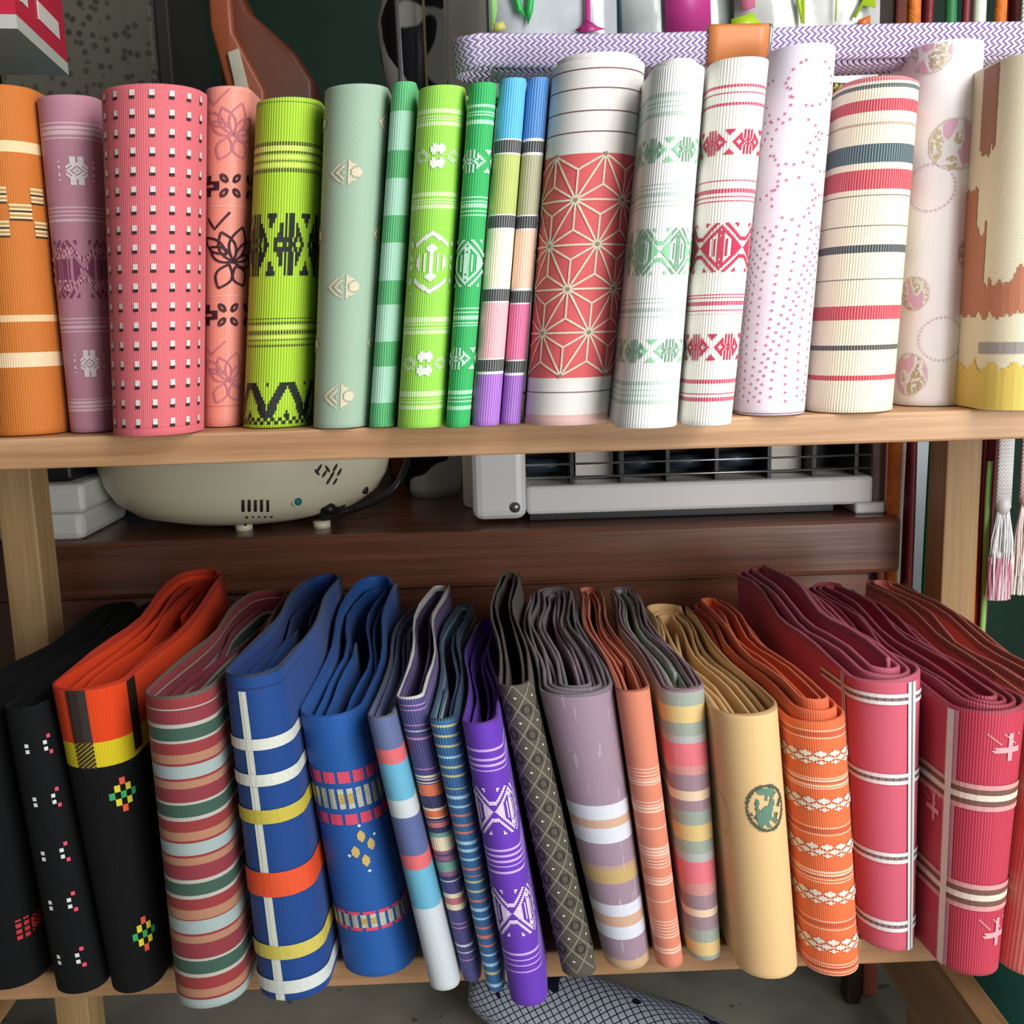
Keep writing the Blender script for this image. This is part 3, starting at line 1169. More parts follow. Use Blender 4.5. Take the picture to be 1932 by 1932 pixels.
# blue basket weave
o = low('wide bright blue textured sash with pink and silver bands and gold flower', (550, 1345), (688, 1330), (635, 1830), (782, 1800), 1352, 1848, (18, 76, 154), [], seed=36, rib=0.0019, weft=0.0019,
        wfac=1, ribcol=(50, 130, 200), ribfac=0.4, bump=1.0, rise=0.024, wave=0.007, bx=0.018, pitch=0.0060, th=0.0024, lj=0.0022, drop=0.008, edge=(20, 66, 136))
pkr = thread((218, 70, 104), 0.4)
for y0, y1 in ((1458, 1480), (1538, 1558), (1722, 1728), (1752, 1758)):
    motif(o, -0.04, 0.05, y0, y1, 60, 1, lambda c, r: c % 5 < 4, pkr)
slv, gld = thread((204, 204, 190), 0.25, 0.6), thread((196, 170, 96), 0.3, 0.5)
for y0, y1 in ((1490, 1528), (1728, 1752)):
    motif(o, -0.04, 0.05, y0, y1, 60, 4, lambda c, r: (2 if (c // 6) % 3 == 1 and r in (1, 2) else 1) if c % 3 < 2 else 0, [slv, gld])
fy = 1605
for du_, dy_ in ((0.0, -24), (0.0042, -6), (-0.004, 4), (0.0002, 22)):
    motif(o, 0.0035 + du_ - .0019, 0.0035 + du_ + .0019, fy + dy_ - 11, fy + dy_ + 11, 6, 8, lambda c, r: ((c - 2.5) / 3) ** 2 + ((r - 3.5) / 4) ** 2 < 1, thread((206, 178, 104)), 0.0006)
dots(o, [(0.0035 + du_, mm(o, fy + dy_)) for du_, dy_ in ((0.0, -44), (0.0068, -22), (-.0072, 10), (0.001, 42))], 0.0011, thread((214, 226, 230)), 0.0006, 4)
# navy / cyan / grey
nvy, cyn, gry, rd6 = (48, 68, 128), (60, 156, 190), (186, 194, 200), (206, 62, 70)
o = low('slim sash in navy, cyan and grey blocks with red bars', (688, 1352), (742, 1345), (808, 1858), (866, 1850), 1352, 1872, nvy,
        [(1414, 1442, rd6), (1442, 1510, cyn), (1510, 1543, gry), (1543, 1614, (30, 58, 128)), (1614, 1642, rd6), (1642, 1716, cyn), (1716, 1880, gry)], seed=37, rib=0.0013, weft=0.0013, wfac=1,
        ribcol=(225, 232, 236), ribfac=0.35, edge=(30, 34, 44), bx=0.014)
# indigo with fine stripes
pk7, cr7, or7, mi7, wh7, ma7, nv7 = (182, 130, 176), (238, 222, 188), (222, 112, 70), (112, 164, 146), (214, 210, 220), (146, 90, 120), (40, 42, 84)
st = [(y, y + 2.5, pk7) for y in (1330, 1340, 1368, 1393, 1450, 1742, 1750, 1812)] + [(y, y + 2.5, wh7) for y in (1379, 1662, 1784, 1797)]
st += [(1464, 1467, cr7), (1470, 1473, cr7), (1476, 1479, cr7), (1480, 1502, or7), (1502, 1526, nv7), (1526, 1529, cr7), (1529, 1542, or7), (1542, 1545, cr7), (1545, 1549, nv7), (1549, 1552, ma7), (1554, 1562, (200, 110, 110)),
       (1562, 1572, nv7), (1572, 1581, mi7), (1581, 1606, cr7), (1606, 1613, ma7), (1616, 1624, ma7), (1626, 1646, mi7), (1646, 1655, ma7), (1655, 1661, nv7), (1687, 1696, cr7), (1696, 1708, (190, 110, 114)), (1708, 1718, cr7)]
o = low('slim indigo sash with many cream, orange and mint stripes and white edges', (741, 1315), (800, 1308), (870, 1846), (908, 1842), 1316, 1856, (60, 58, 118), st, seed=38, rib=0.0012, ribcol=(150, 150, 180),
        ribfac=0.22, edge=(190, 188, 184), pitch=0.0030, th=0.0010, wave=0.005, bx=0.016, lj=0.0012, jit=0.002, rise=0.004)
# thin blue stripes
ye8, lb8, or8 = (206, 200, 130), (172, 214, 238), (222, 116, 90)
st = [(y, y + 4, ye8) for y in (1368, 1386, 1406, 1446, 1463, 1486, 1663, 1680, 1835)]
st += [(y, y + 5, lb8) for y in (1426, 1502, 1519, 1588, 1603, 1619, 1714, 1731, 1800, 1818, 1857)] + [(y, y + 4, or8) for y in (1537, 1554, 1570, 1637, 1651, 1697, 1749, 1766, 1783)]
o = low('very slim teal blue sash crossed by thin yellow, coral and sky stripes', (806, 1356), (860, 1350), (918, 1868), (952, 1866), 1356, 1874, (40, 92, 148), st, seed=39, rib=0.0012, ribcol=(120, 170, 210), ribfac=0.3,
        edge=(24, 44, 60), wave=0.004, bx=0.01)
# purple
lv = (200, 172, 232)
st = []
for y0 in (1415, 1432, 1443, 1453, 1604, 1614, 1624, 1634, 1646, 1800, 1811, 1821, 1833):
    st.append((y0, y0 + 3.5, lv))
o = low('vivid purple folded sash with lavender stripes and white diamond motifs', (865, 1362), (940, 1358), (958, 1886), (1034, 1872), 1365, 1902, (86, 38, 166), st, seed=40, rib=0.0012, weft=0.0012, wfac=1, ribcol=(150, 96, 220),
        ribfac=0.35, wave=0.003, bx=0.002, pitch=0.0034, drop=0.008, bt=0.3, depth=0.19, edge=(70, 30, 130))
for y0, y1 in ((1488, 1576), (1680, 1768)):
    motif(o, -0.022, 0.022, y0, y1, 60, 25, lambda c, r: big_band(c - 6, r), thread((222, 204, 238), 0.35))
# charcoal brocade
o = low(
    'charcoal brocade folded sash with diamond lattice and bead dots', (934, 1290), (1002, 1280), (1056, 1828), (1126, 1808), 1294, 1848, (66, 62, 54), seed=41, rib=0.0010, ribcol=(140, 134, 116), ribfac=0.28,
    rough=.5, wave=0.004, bx=0.002, pitch=0.0036, th=0.0018, lj=0.0012, edge=(62, 54, 50), rise=0.008)
segs, cents, circ = [], [], []
a_ = 0.0092
n = int(o.H / 0.0135)
for i in range(n):
    y = i * 0.0135
    for u in (-a_ * 2, -a_, 0, a_, a_ * 2):
        segs.append([(u, y), (u + a_ / 2, y + 0.00675), (u, y + 0.0135)])
        segs.append([(u, y), (u - a_ / 2, y + 0.00675), (u, y + 0.0135)])
        cents.append((u, y + 0.00675))
        c_ = (u + a_ / 2, y + 0.0135)
        circ.append([(c_[0] + 0.0022 * math.cos(q * 0.7), c_[1] + 0.0026 * math.sin(q * 0.7)) for q in range(10)])
segs = [s for s in segs if s[-1][1] < o.H * 0.985]
circ = [s for s in circ if s[0][1] < o.H * 0.97]
lines(o, segs, 0.0007, thread((132, 126, 108)), 0.0003)
lines(o, circ, 0.0008, thread((36, 34, 32)), 0.0004)
dots(o, [c for c in cents if c[1] < o.H * .98], 0.0008, thread((222, 214, 196)), 0.0005, 4)
# mauve grey
mg = (146, 124, 140)
wb, ta = (206, 210, 222), (196, 160, 134)
o = low('wide mauve grey folded sash with white, tan and mustard bars', (1012, 1305), (1158, 1290), (1137, 1824), (1228, 1806), 1312, 1833, mg,
        [(1520, 1547, wb), (1547, 1564, ta), (1564, 1591, wb), (1634, 1641, (176, 142, 124)), (1641, 1667, (182, 156, 98)), (1707, 1730, wb), (1730, 1749, ta), (1749, 1773, wb), (1811, 1836, (190, 158, 122))],
        seed=42, rib=0.0008, ribcol=(170, 150, 160), ribfac=0.2, bump=0.4, slub=0.18, edge=(106, 98, 104), wave=0.003, bx=-0.006, pitch=0.0023, th=0.0018, lj=0.0009, jit=0.0022, drop=0.001)
# coral
st = []
for y0, k in ((1450, 6), (1512, 4), (1562, 1), (1600, 7), (1655, 3), (1700, 1), (1738, 6), (1790, 2)):
    for i in range(k):
        st.append((y0 + i * 6, y0 + i * 6 + 2.5, (244, 198, 178)))
o = low('slim coral folded sash with fine cream line groups', (1160, 1298), (1226, 1290), (1238, 1816), (1290, 1806), 1302, 1829, (216, 132, 106), st, seed=43, rib=0.0011, weft=0.0011, wfac=1, ribcol=(128, 66, 50), ribfac=0.35,
        edge=(158, 88, 70), pitch=0.0021, th=0.0016, lj=0.0007)
# pastel stripes
sg, yl, rs, tr, cm = (148, 162, 150), (216, 188, 122), (224, 110, 124), (206, 142, 138), (230, 204, 172)
mp_ = (150, 124, 136)
st = [(1300, 1308, mp_), (1308, 1332, sg), (1332, 1364, yl), (1364, 1388, sg), (1388, 1403, (176, 178, 176)), (1403, 1446, rs), (1446, 1462, tr), (1462, 1493, mp_), (1493, 1510, cm), (1510, 1532, mp_), (1532, 1557, sg),
      (1557, 1588, yl), (1588, 1610, sg), (1610, 1626, (176, 178, 176)), (1626, 1668, rs), (1668, 1690, tr), (1690, 1716, mp_), (1716, 1731, cm), (1731, 1755, mp_), (1755, 1779, sg), (1779, 1803, yl), (1803, 1825, sg)]
o = low('folded sash in pastel rose, sage, yellow and mauve stripes', (1240, 1305), (1330, 1298), (1298, 1806), (1362, 1798), 1302, 1815, mp_, st, seed=44, rib=0.0009, ribcol=(210, 190, 190), ribfac=0.15, bump=0.4, edge=(122, 100, 108),
        wave=0.004, bx=-0.010, pitch=0.0022, th=0.0017, lj=0.0008, jit=0.0022, drop=0.001, slub=0.08, bt=0.28)
# tan with crest
o = low('plain tan folded sash with a dark green embroidered crest', (1342, 1345), (1474, 1330), (1389, 1832), (1512, 1822), 1348, 1851, (222, 184, 130), [], seed=45, rib=0.0011, weft=0.0011, wfac=1, ribcol=(236, 206, 158), ribfac=0.35,
        edge=(160, 124, 82), wave=0.004, bx=-0.016, pitch=0.0040, th=0.0022, lj=0.0012, drop=0.006, jit=0.002)


def roundcrest(c, r):
    x, y = (c - 19.5) / 19.5, (r - 19.5) / 19.5
    d = math.sqrt(x * x + y * y)
    if 0.86 < d < 1.0:
        return 1 if (c + r * 2) % 7 else 0
    q = noise.noise(Vector((c * 0.22, r * 0.2, 4.4)))
    if abs(x + 0.05) < 0.45 and abs(y) < 0.82 and q > -0.16 - 0.1 * (abs(x) < .25):
        return 2
    if d < 0.8 and q > 0.22:
        return 1
    return 0


motif(o, -0.0015, 0.0195, 1480, 1573, 40, 40, roundcrest, [thread((74, 86, 72)), thread((92, 134, 116))], 0.0005)
motif(o, -0.030, -0.010, 1510, 1600, 40, 40, lambda c, r: 1 if (0.8 < math.hypot(c - 19.5, r - 19.5) / 19.5 < 1 and (c * 3 + r) % 5 < 2) else 0, [thread((228, 200, 160), .3)], 0.0003)
# orange with white braid
w15, m15 = (250, 208, 184), (150, 44, 36)
st = []
for y0 in (1474, 1652, 1826):
    st += [(y0 - 6, y0 - 3.5, w15), (y0 - 1, y0 + 1.5, w15), (y0 + 2, y0 + 5, m15), (y0 + 9, y0 + 11, w15), (y0 + 14, y0 + 16, w15)]
for y0 in (1378, 1562, 1740):
    st += [(y0, y0 + 2.5, w15), (y0 + 4, y0 + 12, (190, 70, 50)), (y0 + 14, y0 + 16.5, w15)]
o = low('orange folded sash with rows of white braided motif', (1481, 1360), (1602, 1345), (1518, 1832), (1628, 1822), 1362, 1846, (226, 98, 56), st, seed=46, rib=0.0011, ribcol=(244, 158, 96), ribfac=0.4, edge=(200, 84, 54),
        wave=0.005, bx=-0.022, pitch=0.0036, th=0.0018, lj=0.001, drop=-0.009, jit=0.002)
wbr = thread((244, 230, 216), 0.4)


def braid(c, r):
    for ox, oy, a_, b_ in ((0, 3.0, 4.2, 2.4), (4.5, 7.0, 4.2, 2.4), (0, 10.0, 2.4, 1.6)):
        x = ((c - ox) % 9) - 4.5
        if abs(x / a_) + abs((r - oy) / b_) < 1.05:
            return True
    return False


for y0 in (1430, 1519, 1606, 1695, 1786):
    motif(o, -0.034, 0.034, y0 - 15, y0 + 13, 90, 12, braid, wbr, 0.0006)
# rose check
o = low('rose pink folded sash checked with white and grey corded lines', (1602, 1285), (1746, 1272), (1628, 1788), (1732, 1778), 1286, 1799, (198, 84, 106), [], seed=47, rib=0.0012, weft=0.0012, wfac=1, ribcol=(240, 140, 160),
        ribfac=0.3, edge=(160, 74, 92), wave=0.005, bx=-0.024, pitch=0.0044, th=0.0022, lj=0.0014, drop=-0.008, jit=0.004, rise=0.010)
wc, gc = thread((238, 238, 236)), thread((118, 130, 130))
for y0 in (1311, 1462, 1611, 1740):
    for d_, w_, m_ in ((0, 7, wc), (8, 4, gc), (13, 7, wc)):
        motif(o, -0.05, 0.05, y0 + d_, y0 + d_ + w_, 160, 1, (lambda c, r: True) if m_ is wc else (lambda c, r: c % 5 < 4), m_, 0.0006)
for d_, w_, m_ in ((-.0014, .0016, wc), (0, .0012, gc), (.0014, .0016, wc)):
    vband(o, 0.0155 + d_, w_, 1290, 1796, m_, 0.0008)
    vband(o, -0.021 + d_, w_, 1290, 1796, m_, 0.0008)
# crimson check
o = low('broad crimson folded sash with white cord and brown barred checks', (1793, 1350), (1945, 1345), (1772, 1838), (1890, 1842), 1345, 1846, (178, 44, 68), [], seed=48, rib=0.0013, ribcol=(226, 110, 130), ribfac=0.35,
        rough=0.4, edge=(132, 44, 60), wave=0.006, bx=-0.020, pitch=0.0040, th=0.0021, lj=0.0014, drop=-0.004, jit=0.003, bt=0.27, rise=0.012, var=0.2)
lp, bw, ow = thread((222, 160, 160)), thread((120, 82, 70)), thread((244, 222, 206))
for y0 in (1484, 1672):
    for d_, w_, m_ in ((0, 9, lp), (9, 10, bw), (19, 11, ow), (30, 10, bw), (40, 9, lp)):
        strips(o, 'woven_band', [(-0.09, 0.05, o.vpx(y0 + d_), o.vpx(y0 + d_ + w_))], m_, 0.0005)
vband(o, -0.0115, 0.0072, 1352, 1841, thread((206, 132, 150)), 0.0004)
vband(o, -0.0115, 0.0036, 1352, 1841, thread((240, 236, 226)), 0.0012)
for (u, py) in ((0.012, 1412), (0.014, 1762), (-0.026, 1560)):
    motif(o, u - 0.008, u + 0.008, py - 26, py + 26, 20, 20, lambda c, r: (abs(c - 13) < 1.2 + (r % 3) * .4) or (9 < r < 14 and c > 2 + r % 3) or ((c - r) % 9 == 0 and r < 8), thread((234, 168, 176)), 0.0005)
# far right salmon rib
o = low('salmon ribbed folded sash with russet lining at the far end beside crimson one', (1966, 1340), (2090, 1335), (1896, 1850), (2020, 1845), 1340, 1852, (222, 112, 104), [], seed=49, rib=0.0022, ribcol=(246, 170, 150),
        ribfac=0.5, edge=(140, 62, 52), wave=0.006, bx=-0.012, pitch=0.0052, th=0.002, lj=0.0016, drop=0.0, jit=0.003, bt=0.26, rise=0.016)

# ================================================================== braided cords lying on the upper rolls
def braid_mat(name, c1, c2, pitch=0.0032, rows=9):
    t = NT(name)
    uv = t.n('ShaderNodeUVMap')
    sep = t.n('ShaderNodeSeparateXYZ')
    t.l(uv.outputs[0], sep.inputs[0])
    u, v = sep.outputs[0], sep.outputs[1]
    zig = t.math('PINGPONG', t.math('MULTIPLY', v, rows), 1.0)
    ph = t.math('FRACT', t.math('ADD', t.math('DIVIDE', u, pitch), t.math('MULTIPLY', zig, 0.75)))
    m_ = t.math('LESS_THAN', ph, 0.34)
    t.l(t.mix(m_, lin(c1), lin(c2)), t.b.inputs['Base Color'])
    t.b.inputs['Roughness'].default_value = 0.4
    t.b.inputs['Sheen Weight'].default_value = 0.2
    t.bump(t.math('SINE', t.math('MULTIPLY', ph, math.pi)), 0.8, 0.0006)
    return t.m


def flat_braid(name, path, w, th, mat, parent=None, tilt=0.0, upv=None):
    """flat braid: section w (across) x th, along path; the broad face follows the side vector"""
    path = [Vector(p) for p in path]
    n = len(path)
    V, Fc, UV, rows = [], [], [], []
    ns = 12
    L = 0
    for i, p in enumerate(path):
        if i:
            L += (p - path[i - 1]).length
        d = (path[min(i + 1, n - 1)] - path[max(i - 1, 0)]).normalized()
        a_ = Vector(upv(i / (n - 1)) if upv else (0, -math.sin(tilt), math.cos(tilt)))
        a_ = (a_ - d * a_.dot(d)).normalized()
        b_ = d.cross(a_)
        for k in range(ns):
            an = 2 * math.pi * k / ns
            c_, s_ = math.cos(an), math.sin(an)
            x = math.copysign(abs(c_) ** 0.45, c_) * w / 2
            y = math.copysign(abs(s_) ** 0.8, s_) * th / 2
            V.append(p + a_ * x + b_ * y)
            rows.append((L, 0.5 + 0.5 * x / (w / 2)))
    for i in range(n - 1):
        for k in range(ns):
            q = (i * ns + k, i * ns + (k + 1) % ns, (i + 1) * ns + (k + 1) % ns, (i + 1) * ns + k)
            Fc.append(q)
            UV += [rows[x] for x in q]
    for q in (tuple(range(ns - 1, -1, -1)), tuple((n - 1) * ns + k for k in range(ns))):
        Fc.append(q)
        UV += [rows[x] for x in q]
    return mobj(name, V, Fc, mat, parent, True, UV, path[0])


M_purp = braid_mat('purple_braid', (226, 216, 232), (104, 78, 150))
zc = P(900, 100, 0.575).z
pcord = empty('braided_cord', (P(1200, 100, 0.575).x, 0.59, zc - 0.008), 'lavender and white flat braided cord laid across the tops of the rolls', 'braided cord')
xe = P(2050, 60, 0.575).x
xs = P(905, 100, 0.575).x
path = []
for i in range(24):
    q = i / 23
    path.append((xe + (xs - xe) * q, 0.572 + 0.002 * math.sin(q * 9), zc + 0.0012 * math.sin(q * 7)))
for i in range(1, 13):
    an = math.pi * i / 12
    path.append((xs - 0.013 * math.sin(an), 0.586 - 0.014 * math.cos(an), zc - 0.0012 * i / 12))
for i in range(1, 20):
    q = i / 19
    path.append((xs + (xe - xs) * q, 0.600 - 0.003 * math.sin(q * 8), zc - 0.0014 - 0.001 * math.sin(q * 6)))
flat_braid('cord_strand', path, 0.0165, 0.0036, M_purp, pcord, 0.35)
path2 = [(xs + 0.006 + (xe - xs) * i / 20, 0.586 + 0.004 * math.sin(i * .7), zc - 0.0075) for i in range(21)]
flat_braid('cord_strand', path2, 0.012, 0.004, M_purp, pcord, 1.35)
bx0, bx1 = P(1335, 85, 0.57).x, P(1447, 85, 0.57).x
flat_braid('paper_band', [(bx0 + (bx1 - bx0) * i / 6, 0.5715, zc + 0.0004) for i in range(7)], 0.0198, 0.0085, plain((206, 128, 74), 0.4, 0, .5, .08, 30), pcord, 0.35)
flat_braid('foil_edge', [(bx1 + 0.0018 * i / 2, 0.5715, zc + 0.0004) for i in range(3)], 0.0194, 0.0082, plain((190, 186, 180), 0.25, 0.8), pcord, 0.35)
M_olive = braid_mat('olive_braid', (196, 190, 96), (70, 66, 40), 0.004, 4)
M_tan = braid_mat('tan_braid', (206, 190, 150), (50, 44, 40), 0.004, 4)
za = P(860, 152, 0.60).z
tag(flat_braid('braided_cord', [(P(845, 156, 0.60).x + 0.06 * i / 12, 0.605 + 0.006 * math.sin(i * .5), 0.1225) for i in range(13)], 0.010, 0.0032, M_tan, None, 1.2),
    'short tan and black braid lying behind the emerald roll', 'braided cord')
tag(flat_braid('braided_cord', [(P(1575, 135, 0.60).x + 0.045 * i / 12, 0.612 + 0.003 * math.sin(i * .5), 0.124) for i in range(13)], 0.012, 0.005, M_olive, None, 0.9),
    'olive yellow braided cord behind the cream roll with red bars', 'braided cord')

# ================================================================== hanging cords and tassels
M_red = plain((110, 30, 32), 0.45, 0, .4, .3, 200, .3)
M_org = plain((206, 110, 30), 0.5, 0, .4, .5, 160, .8)


def hang(px, py, Y, z0, z1, rad, mat, label, flat=1.0, wob=0.002, cat='cord'):
    c = P(px, py, Y)
    n = 16
    ph = px * 0.1
    pts__ = [(c.x + wob * math.sin(i * 0.5 + ph) - (c.z - (z0 + (z1 - z0) * i / n)) * 0, Y + wob * math.cos(i * .4 + ph), z0 + (z1 - z0) * i / n) for i in range(n + 1)]
    o_ = tube('hanging_cord', pts__, rad, mat, None, 8, flat)
    return tag(o_, label, cat, 'cords hanging behind the rack')


YH = 0.815
hang(1688, 940, YH, 0.40, -0.34, 0.0052, M_org, 'orange chenille cord hanging behind the rack beside the heater', 1.0)
hang(1714, 940, YH + 0.012, 0.40, -0.36, 0.0072, M_red, 'dark red flat cord hanging beside the orange chenille cord', 0.6)
hang(1735, 30, YH, 0.40, -0.30, 0.0022, plain((206, 200, 190), .5), 'thin white cord looped beside the orange chenille cord')
hang(1797, 30, YH, 0.40, -0.30, 0.0045, plain((40, 120, 70), .5), 'dark green cord hanging above the cream roll')
hang(1818, 30, YH, 0.40, -0.30, 0.0030, plain((120, 40, 44), .5), 'maroon cord hanging beside the dark green cord')
hang(1852, 30, YH, 0.40, -0.30, 0.0050, braid_mat('lime_cord', (150, 210, 70), (220, 230, 210), .004, 2), 'lime green cord hanging above the white satin roll')
hang(1883, 30, YH, 0.40, -0.30, 0.0045, M_org, 'orange twisted cord hanging beside the lime cord')
hang(1907, 30, YH + 0.03, 0.40, -0.30, 0.0060, plain((168, 60, 80), .5), 'rose red cord hanging beside the orange twisted cord')
hang(1862, 1000, YH, -0.115, -0.34, 0.0024, plain((140, 196, 110), .5), 'thin green cord hanging beside the rack post', 1, 0.0008)
hang(1868, 900, YH + .008, 0.40, -0.34, 0.0040, M_red, 'maroon shiny cord hanging beside the white tasselled braid')


def tassel(px, pytop, pytie, pyend, w, cols, label, mband):
    a_, b_, e_ = P(px, pytop, YH - .01), P(px, pytie, YH - .01), P(px, pyend, YH - .01)
    t_ = empty('tasselled_cord', (b_.x, b_.y, e_.z), label, 'cord', 'cords hanging behind the rack')
    flat_braid('braid', [(b_.x, b_.y, 0.40 + (b_.z - 0.40) * i / 20) for i in range(21)], w, 0.004, mband, t_, 0, lambda q: (1, 0, 0))
    tube('knot', [(b_.x, b_.y, b_.z + 0.004), (b_.x, b_.y, b_.z - 0.002), (b_.x, b_.y, b_.z - 0.008)], [w * .4, w * .5, w * .3], mband, t_)
    r_ = random.Random(px)
    for ci, (c_, za_, zb_) in enumerate(cols):
        V, Fc = [], []
        for k in range(110):
            an = r_.uniform(0, 6.28)
            rr_ = math.sqrt(r_.random()) * w * 0.75
            pv = None
            tw = 0.0007
            for i in range(6):
                q = za_ + (zb_ - za_) * i / 5
                g = min(1.0, 0.35 + q * 1.6)
                x = b_.x + rr_ * g * math.cos(an) + 0.001 * math.sin(k + q * 4)
                y = b_.y + rr_ * g * math.sin(an) * 0.6
                z = b_.z + (e_.z - b_.z) * q
                V += [(x - tw / 2, y, z), (x + tw / 2, y, z)]
                cur = len(V) - 2
                if pv is not None:
                    Fc.append((pv, pv + 1, cur + 1, cur))
                pv = cur
        f_ = mobj('fringe', V, Fc, plain(c_, 0.4, 0, .5, .2, 300), t_)
        f_['kind'] = 'stuff'
    return t_


tassel(1893, 830, 950, 1130, 0.0125, (((226, 228, 228), 0, .62), ((206, 120, 150), .55, 1.0), ((236, 232, 232), .5, 1.0)), 'white braid ending in a white and pink tassel', braid_mat('white_braid', (240, 240, 238), (214, 214, 216)))
tassel(1938, 830, 940, 1120, 0.0125, (((226, 206, 200), 0, .8), ((236, 232, 226), .6, 1.0)), 'pale pink braid ending in a blush tassel', braid_mat('blush_braid', (240, 206, 200), (222, 170, 168)))

# ================================================================== things on the counter
M_wplast = plain((226, 228, 224), 0.4, 0, .5, .04, 10)
# white box
xb = P(160, 960, 0.808).x
bxo = empty('storage_box', (xb - 0.06, 0.86, ZT), 'white lidded plastic box on the counter beside the cream appliance', 'box')
zl = P(160, 968, 0.808).z
zt_ = P(160, 912, 0.808).z
box('box_body', xb - 0.15, xb - 0.004, 0.812, 0.915, ZT, zl, M_wplast, bxo, 0.006)
box('lid', xb - 0.154, xb, 0.808, 0.919, zl, zt_, M_wplast, bxo, 0.004)
blk_ = box('black_case', xb - 0.15, xb - 0.012, 0.82, 0.91, zt_ + 0.0005, zt_ + 0.03, plain((22, 26, 26), 0.4), None, 0.003)
tag(blk_, 'flat black case lying on the white lidded box', 'case')
# cream appliance
M_cream = plain((226, 220, 194), 0.38, 0, .5, .04, 8)
cx_ = P(495, 950, 0.94).x
rad_ = 0.123
prof = [(0.0, 0.003), (0.04, 0.0035), (0.072, 0.006), (0.095, 0.0125), (0.109, 0.023), (0.117, 0.036), (0.121, 0.052), (0.1225, 0.075), (0.119, 0.098), (0.105, 0.115), (0.07, 0.126), (0.0, 0.13)]
ycn = 0.787 + 0.109
app = empty('kitchen_appliance', (cx_, ycn, ZT), 'round cream plastic appliance with vent slots and power lead', 'appliance')


def lathe(name, prof_, cx, cy, z0, mat, parent, seg=64):
    V, Fc = [], []
    for (r_, z_) in prof_:
        for k in range(seg):
            an = 2 * math.pi * k / seg
            V.append((cx + r_ * math.cos(an), cy + r_ * math.sin(an), z0 + z_))
    for i in range(len(prof_) - 1):
        for k in range(seg):
            Fc.append((i * seg + k, i * seg + (k + 1) % seg, (i + 1) * seg + (k + 1) % seg, (i + 1) * seg + k))
    return mobj(name, V, Fc, mat, parent, True, None, (cx, cy, z0))


body = lathe('body', prof, cx_, ycn, ZT, M_cream, app)


def on_body(px, py, out=0.0):    # where the sight line meets the appliance body
    d = ray(px, py)
    d = d / d.y
    best = None
    y = 0.76
    while y < 1.0:
        p = d * y
        z_ = p.z - ZT
        if z_ > 0:
            for (r1, z1), (r2, z2) in zip(prof[:-1], prof[1:]):
                if z1 <= z_ <= z2 and z2 > z1:
                    r_ = r1 + (r2 - r1) * (z_ - z1) / (z2 - z1)
                    if math.hypot(p.x - cx_, p.y - ycn) <= r_:
                        n_ = Vector((p.x - cx_, p.y - ycn, 0)).normalized()
                        return p + n_ * out, n_
                    break
        y += 0.0008
    p = d * 0.86
    return p, Vector((0, -1, 0))


M_dark = plain((46, 44, 38), 0.6)
for i in range(5):
    for (x_, y0_, y1_, sk) in ((459 + i * 11.5, 943, 964, 0), (466 + i * 11.5, 974, 990, -3)):
        a_, n_ = on_body(x_, y0_, 0.0005)
        b_, n2 = on_body(x_ + sk, y1_, 0.0005)
        tube('vent_slot', [a_, a_.lerp(b_, .5) + n_ * 0.0004, b_], 0.0012, M_dark, app, 6)
for (x_, y_) in ((602, 883), (617, 884), (632, 882), (640, 890), (612, 893), (626, 896), (620, 906), (632, 907), (597, 890)):
    a_, n_ = on_body(x_, y_, 0.0004)
    s_ = Vector((n_.y, -n_.x, 0)) * (0.0022 if (x_ % 2) else -0.0022) + Vector((0, 0, 0.003))
    tube('leaf_hole', [a_ - s_, a_ - s_ * .4, a_ + s_ * .4, a_ + s_], [0.0003, 0.0012, 0.0012, 0.0003], M_dark, app, 6)


def disc(name, px, py, r_, mat, parent, out=0.0005):
    a_, n_ = on_body(px, py, out)
    return tube(name, [a_ - n_ * 0.001, a_ + n_ * 0.001], r_, mat, parent, 16)


disc('dial_ring', 561, 946, 0.0048, M_cream, app)
disc('jack', 561, 946, 0.0030, plain((30, 120, 120), .4), app, 0.0012)
disc('plug_hole', 688, 925, 0.0032, plain((30, 28, 26), .5), app, 0.0008)
a_, n_ = on_body(628, 960, 0.0006)
sd_ = Vector((n_.y, -n_.x, 0))
if sd_.x < 0:
    sd_ = -sd_
V = [a_ + sd_ * x + Vector((0, 0, z)) + n_ * k for k in (-.004, .0008) for (x, z) in ((-.012, -.007), (.012, -.006), (.014, .004), (-.012, .006))]
mobj('lead_socket', V, [(0, 1, 2, 3), (4, 5, 6, 7), (0, 1, 5, 4), (1, 2, 6, 5), (2, 3, 7, 6), (3, 0, 4, 7)], plain((30, 30, 30), .5), app)
M_lead = plain((22, 22, 24), 0.35)
lead = []
for (px, py, ot) in ((612, 958, .004), (640, 966, .008), (665, 962, .007), (700, 950, .006), (735, 932, .006), (757, 905, .006)):
    a_, n_ = on_body(px, py, ot)
    lead.append(a_)
lead.append(lead[-1] + Vector((0.006, 0.05, 0.02)))
pp = []
for i in range(len(lead) - 1):
    for k in range(4):
        pp.append(lead[i].lerp(lead[i + 1], k / 4))
pp.append(lead[-1])
for _ in range(3):
    pp = [pp[0]] + [(pp[i - 1] + pp[i] * 2 + pp[i + 1]) / 4 for i in range(1, len(pp) - 1)] + [pp[-1]]
tube('power_lead', pp, [0.0052 if i < 5 else 0.0028 for i in range(len(pp))], M_lead, app, 8)
for x_ in (455, 600):
    c_ = PZ(x_, 1000, ZT + 0.002)
    tube('foot', [(c_.x, 0.835, ZT), (c_.x, 0.835, ZT + 0.0055)], 0.007, M_cream, app, 12)
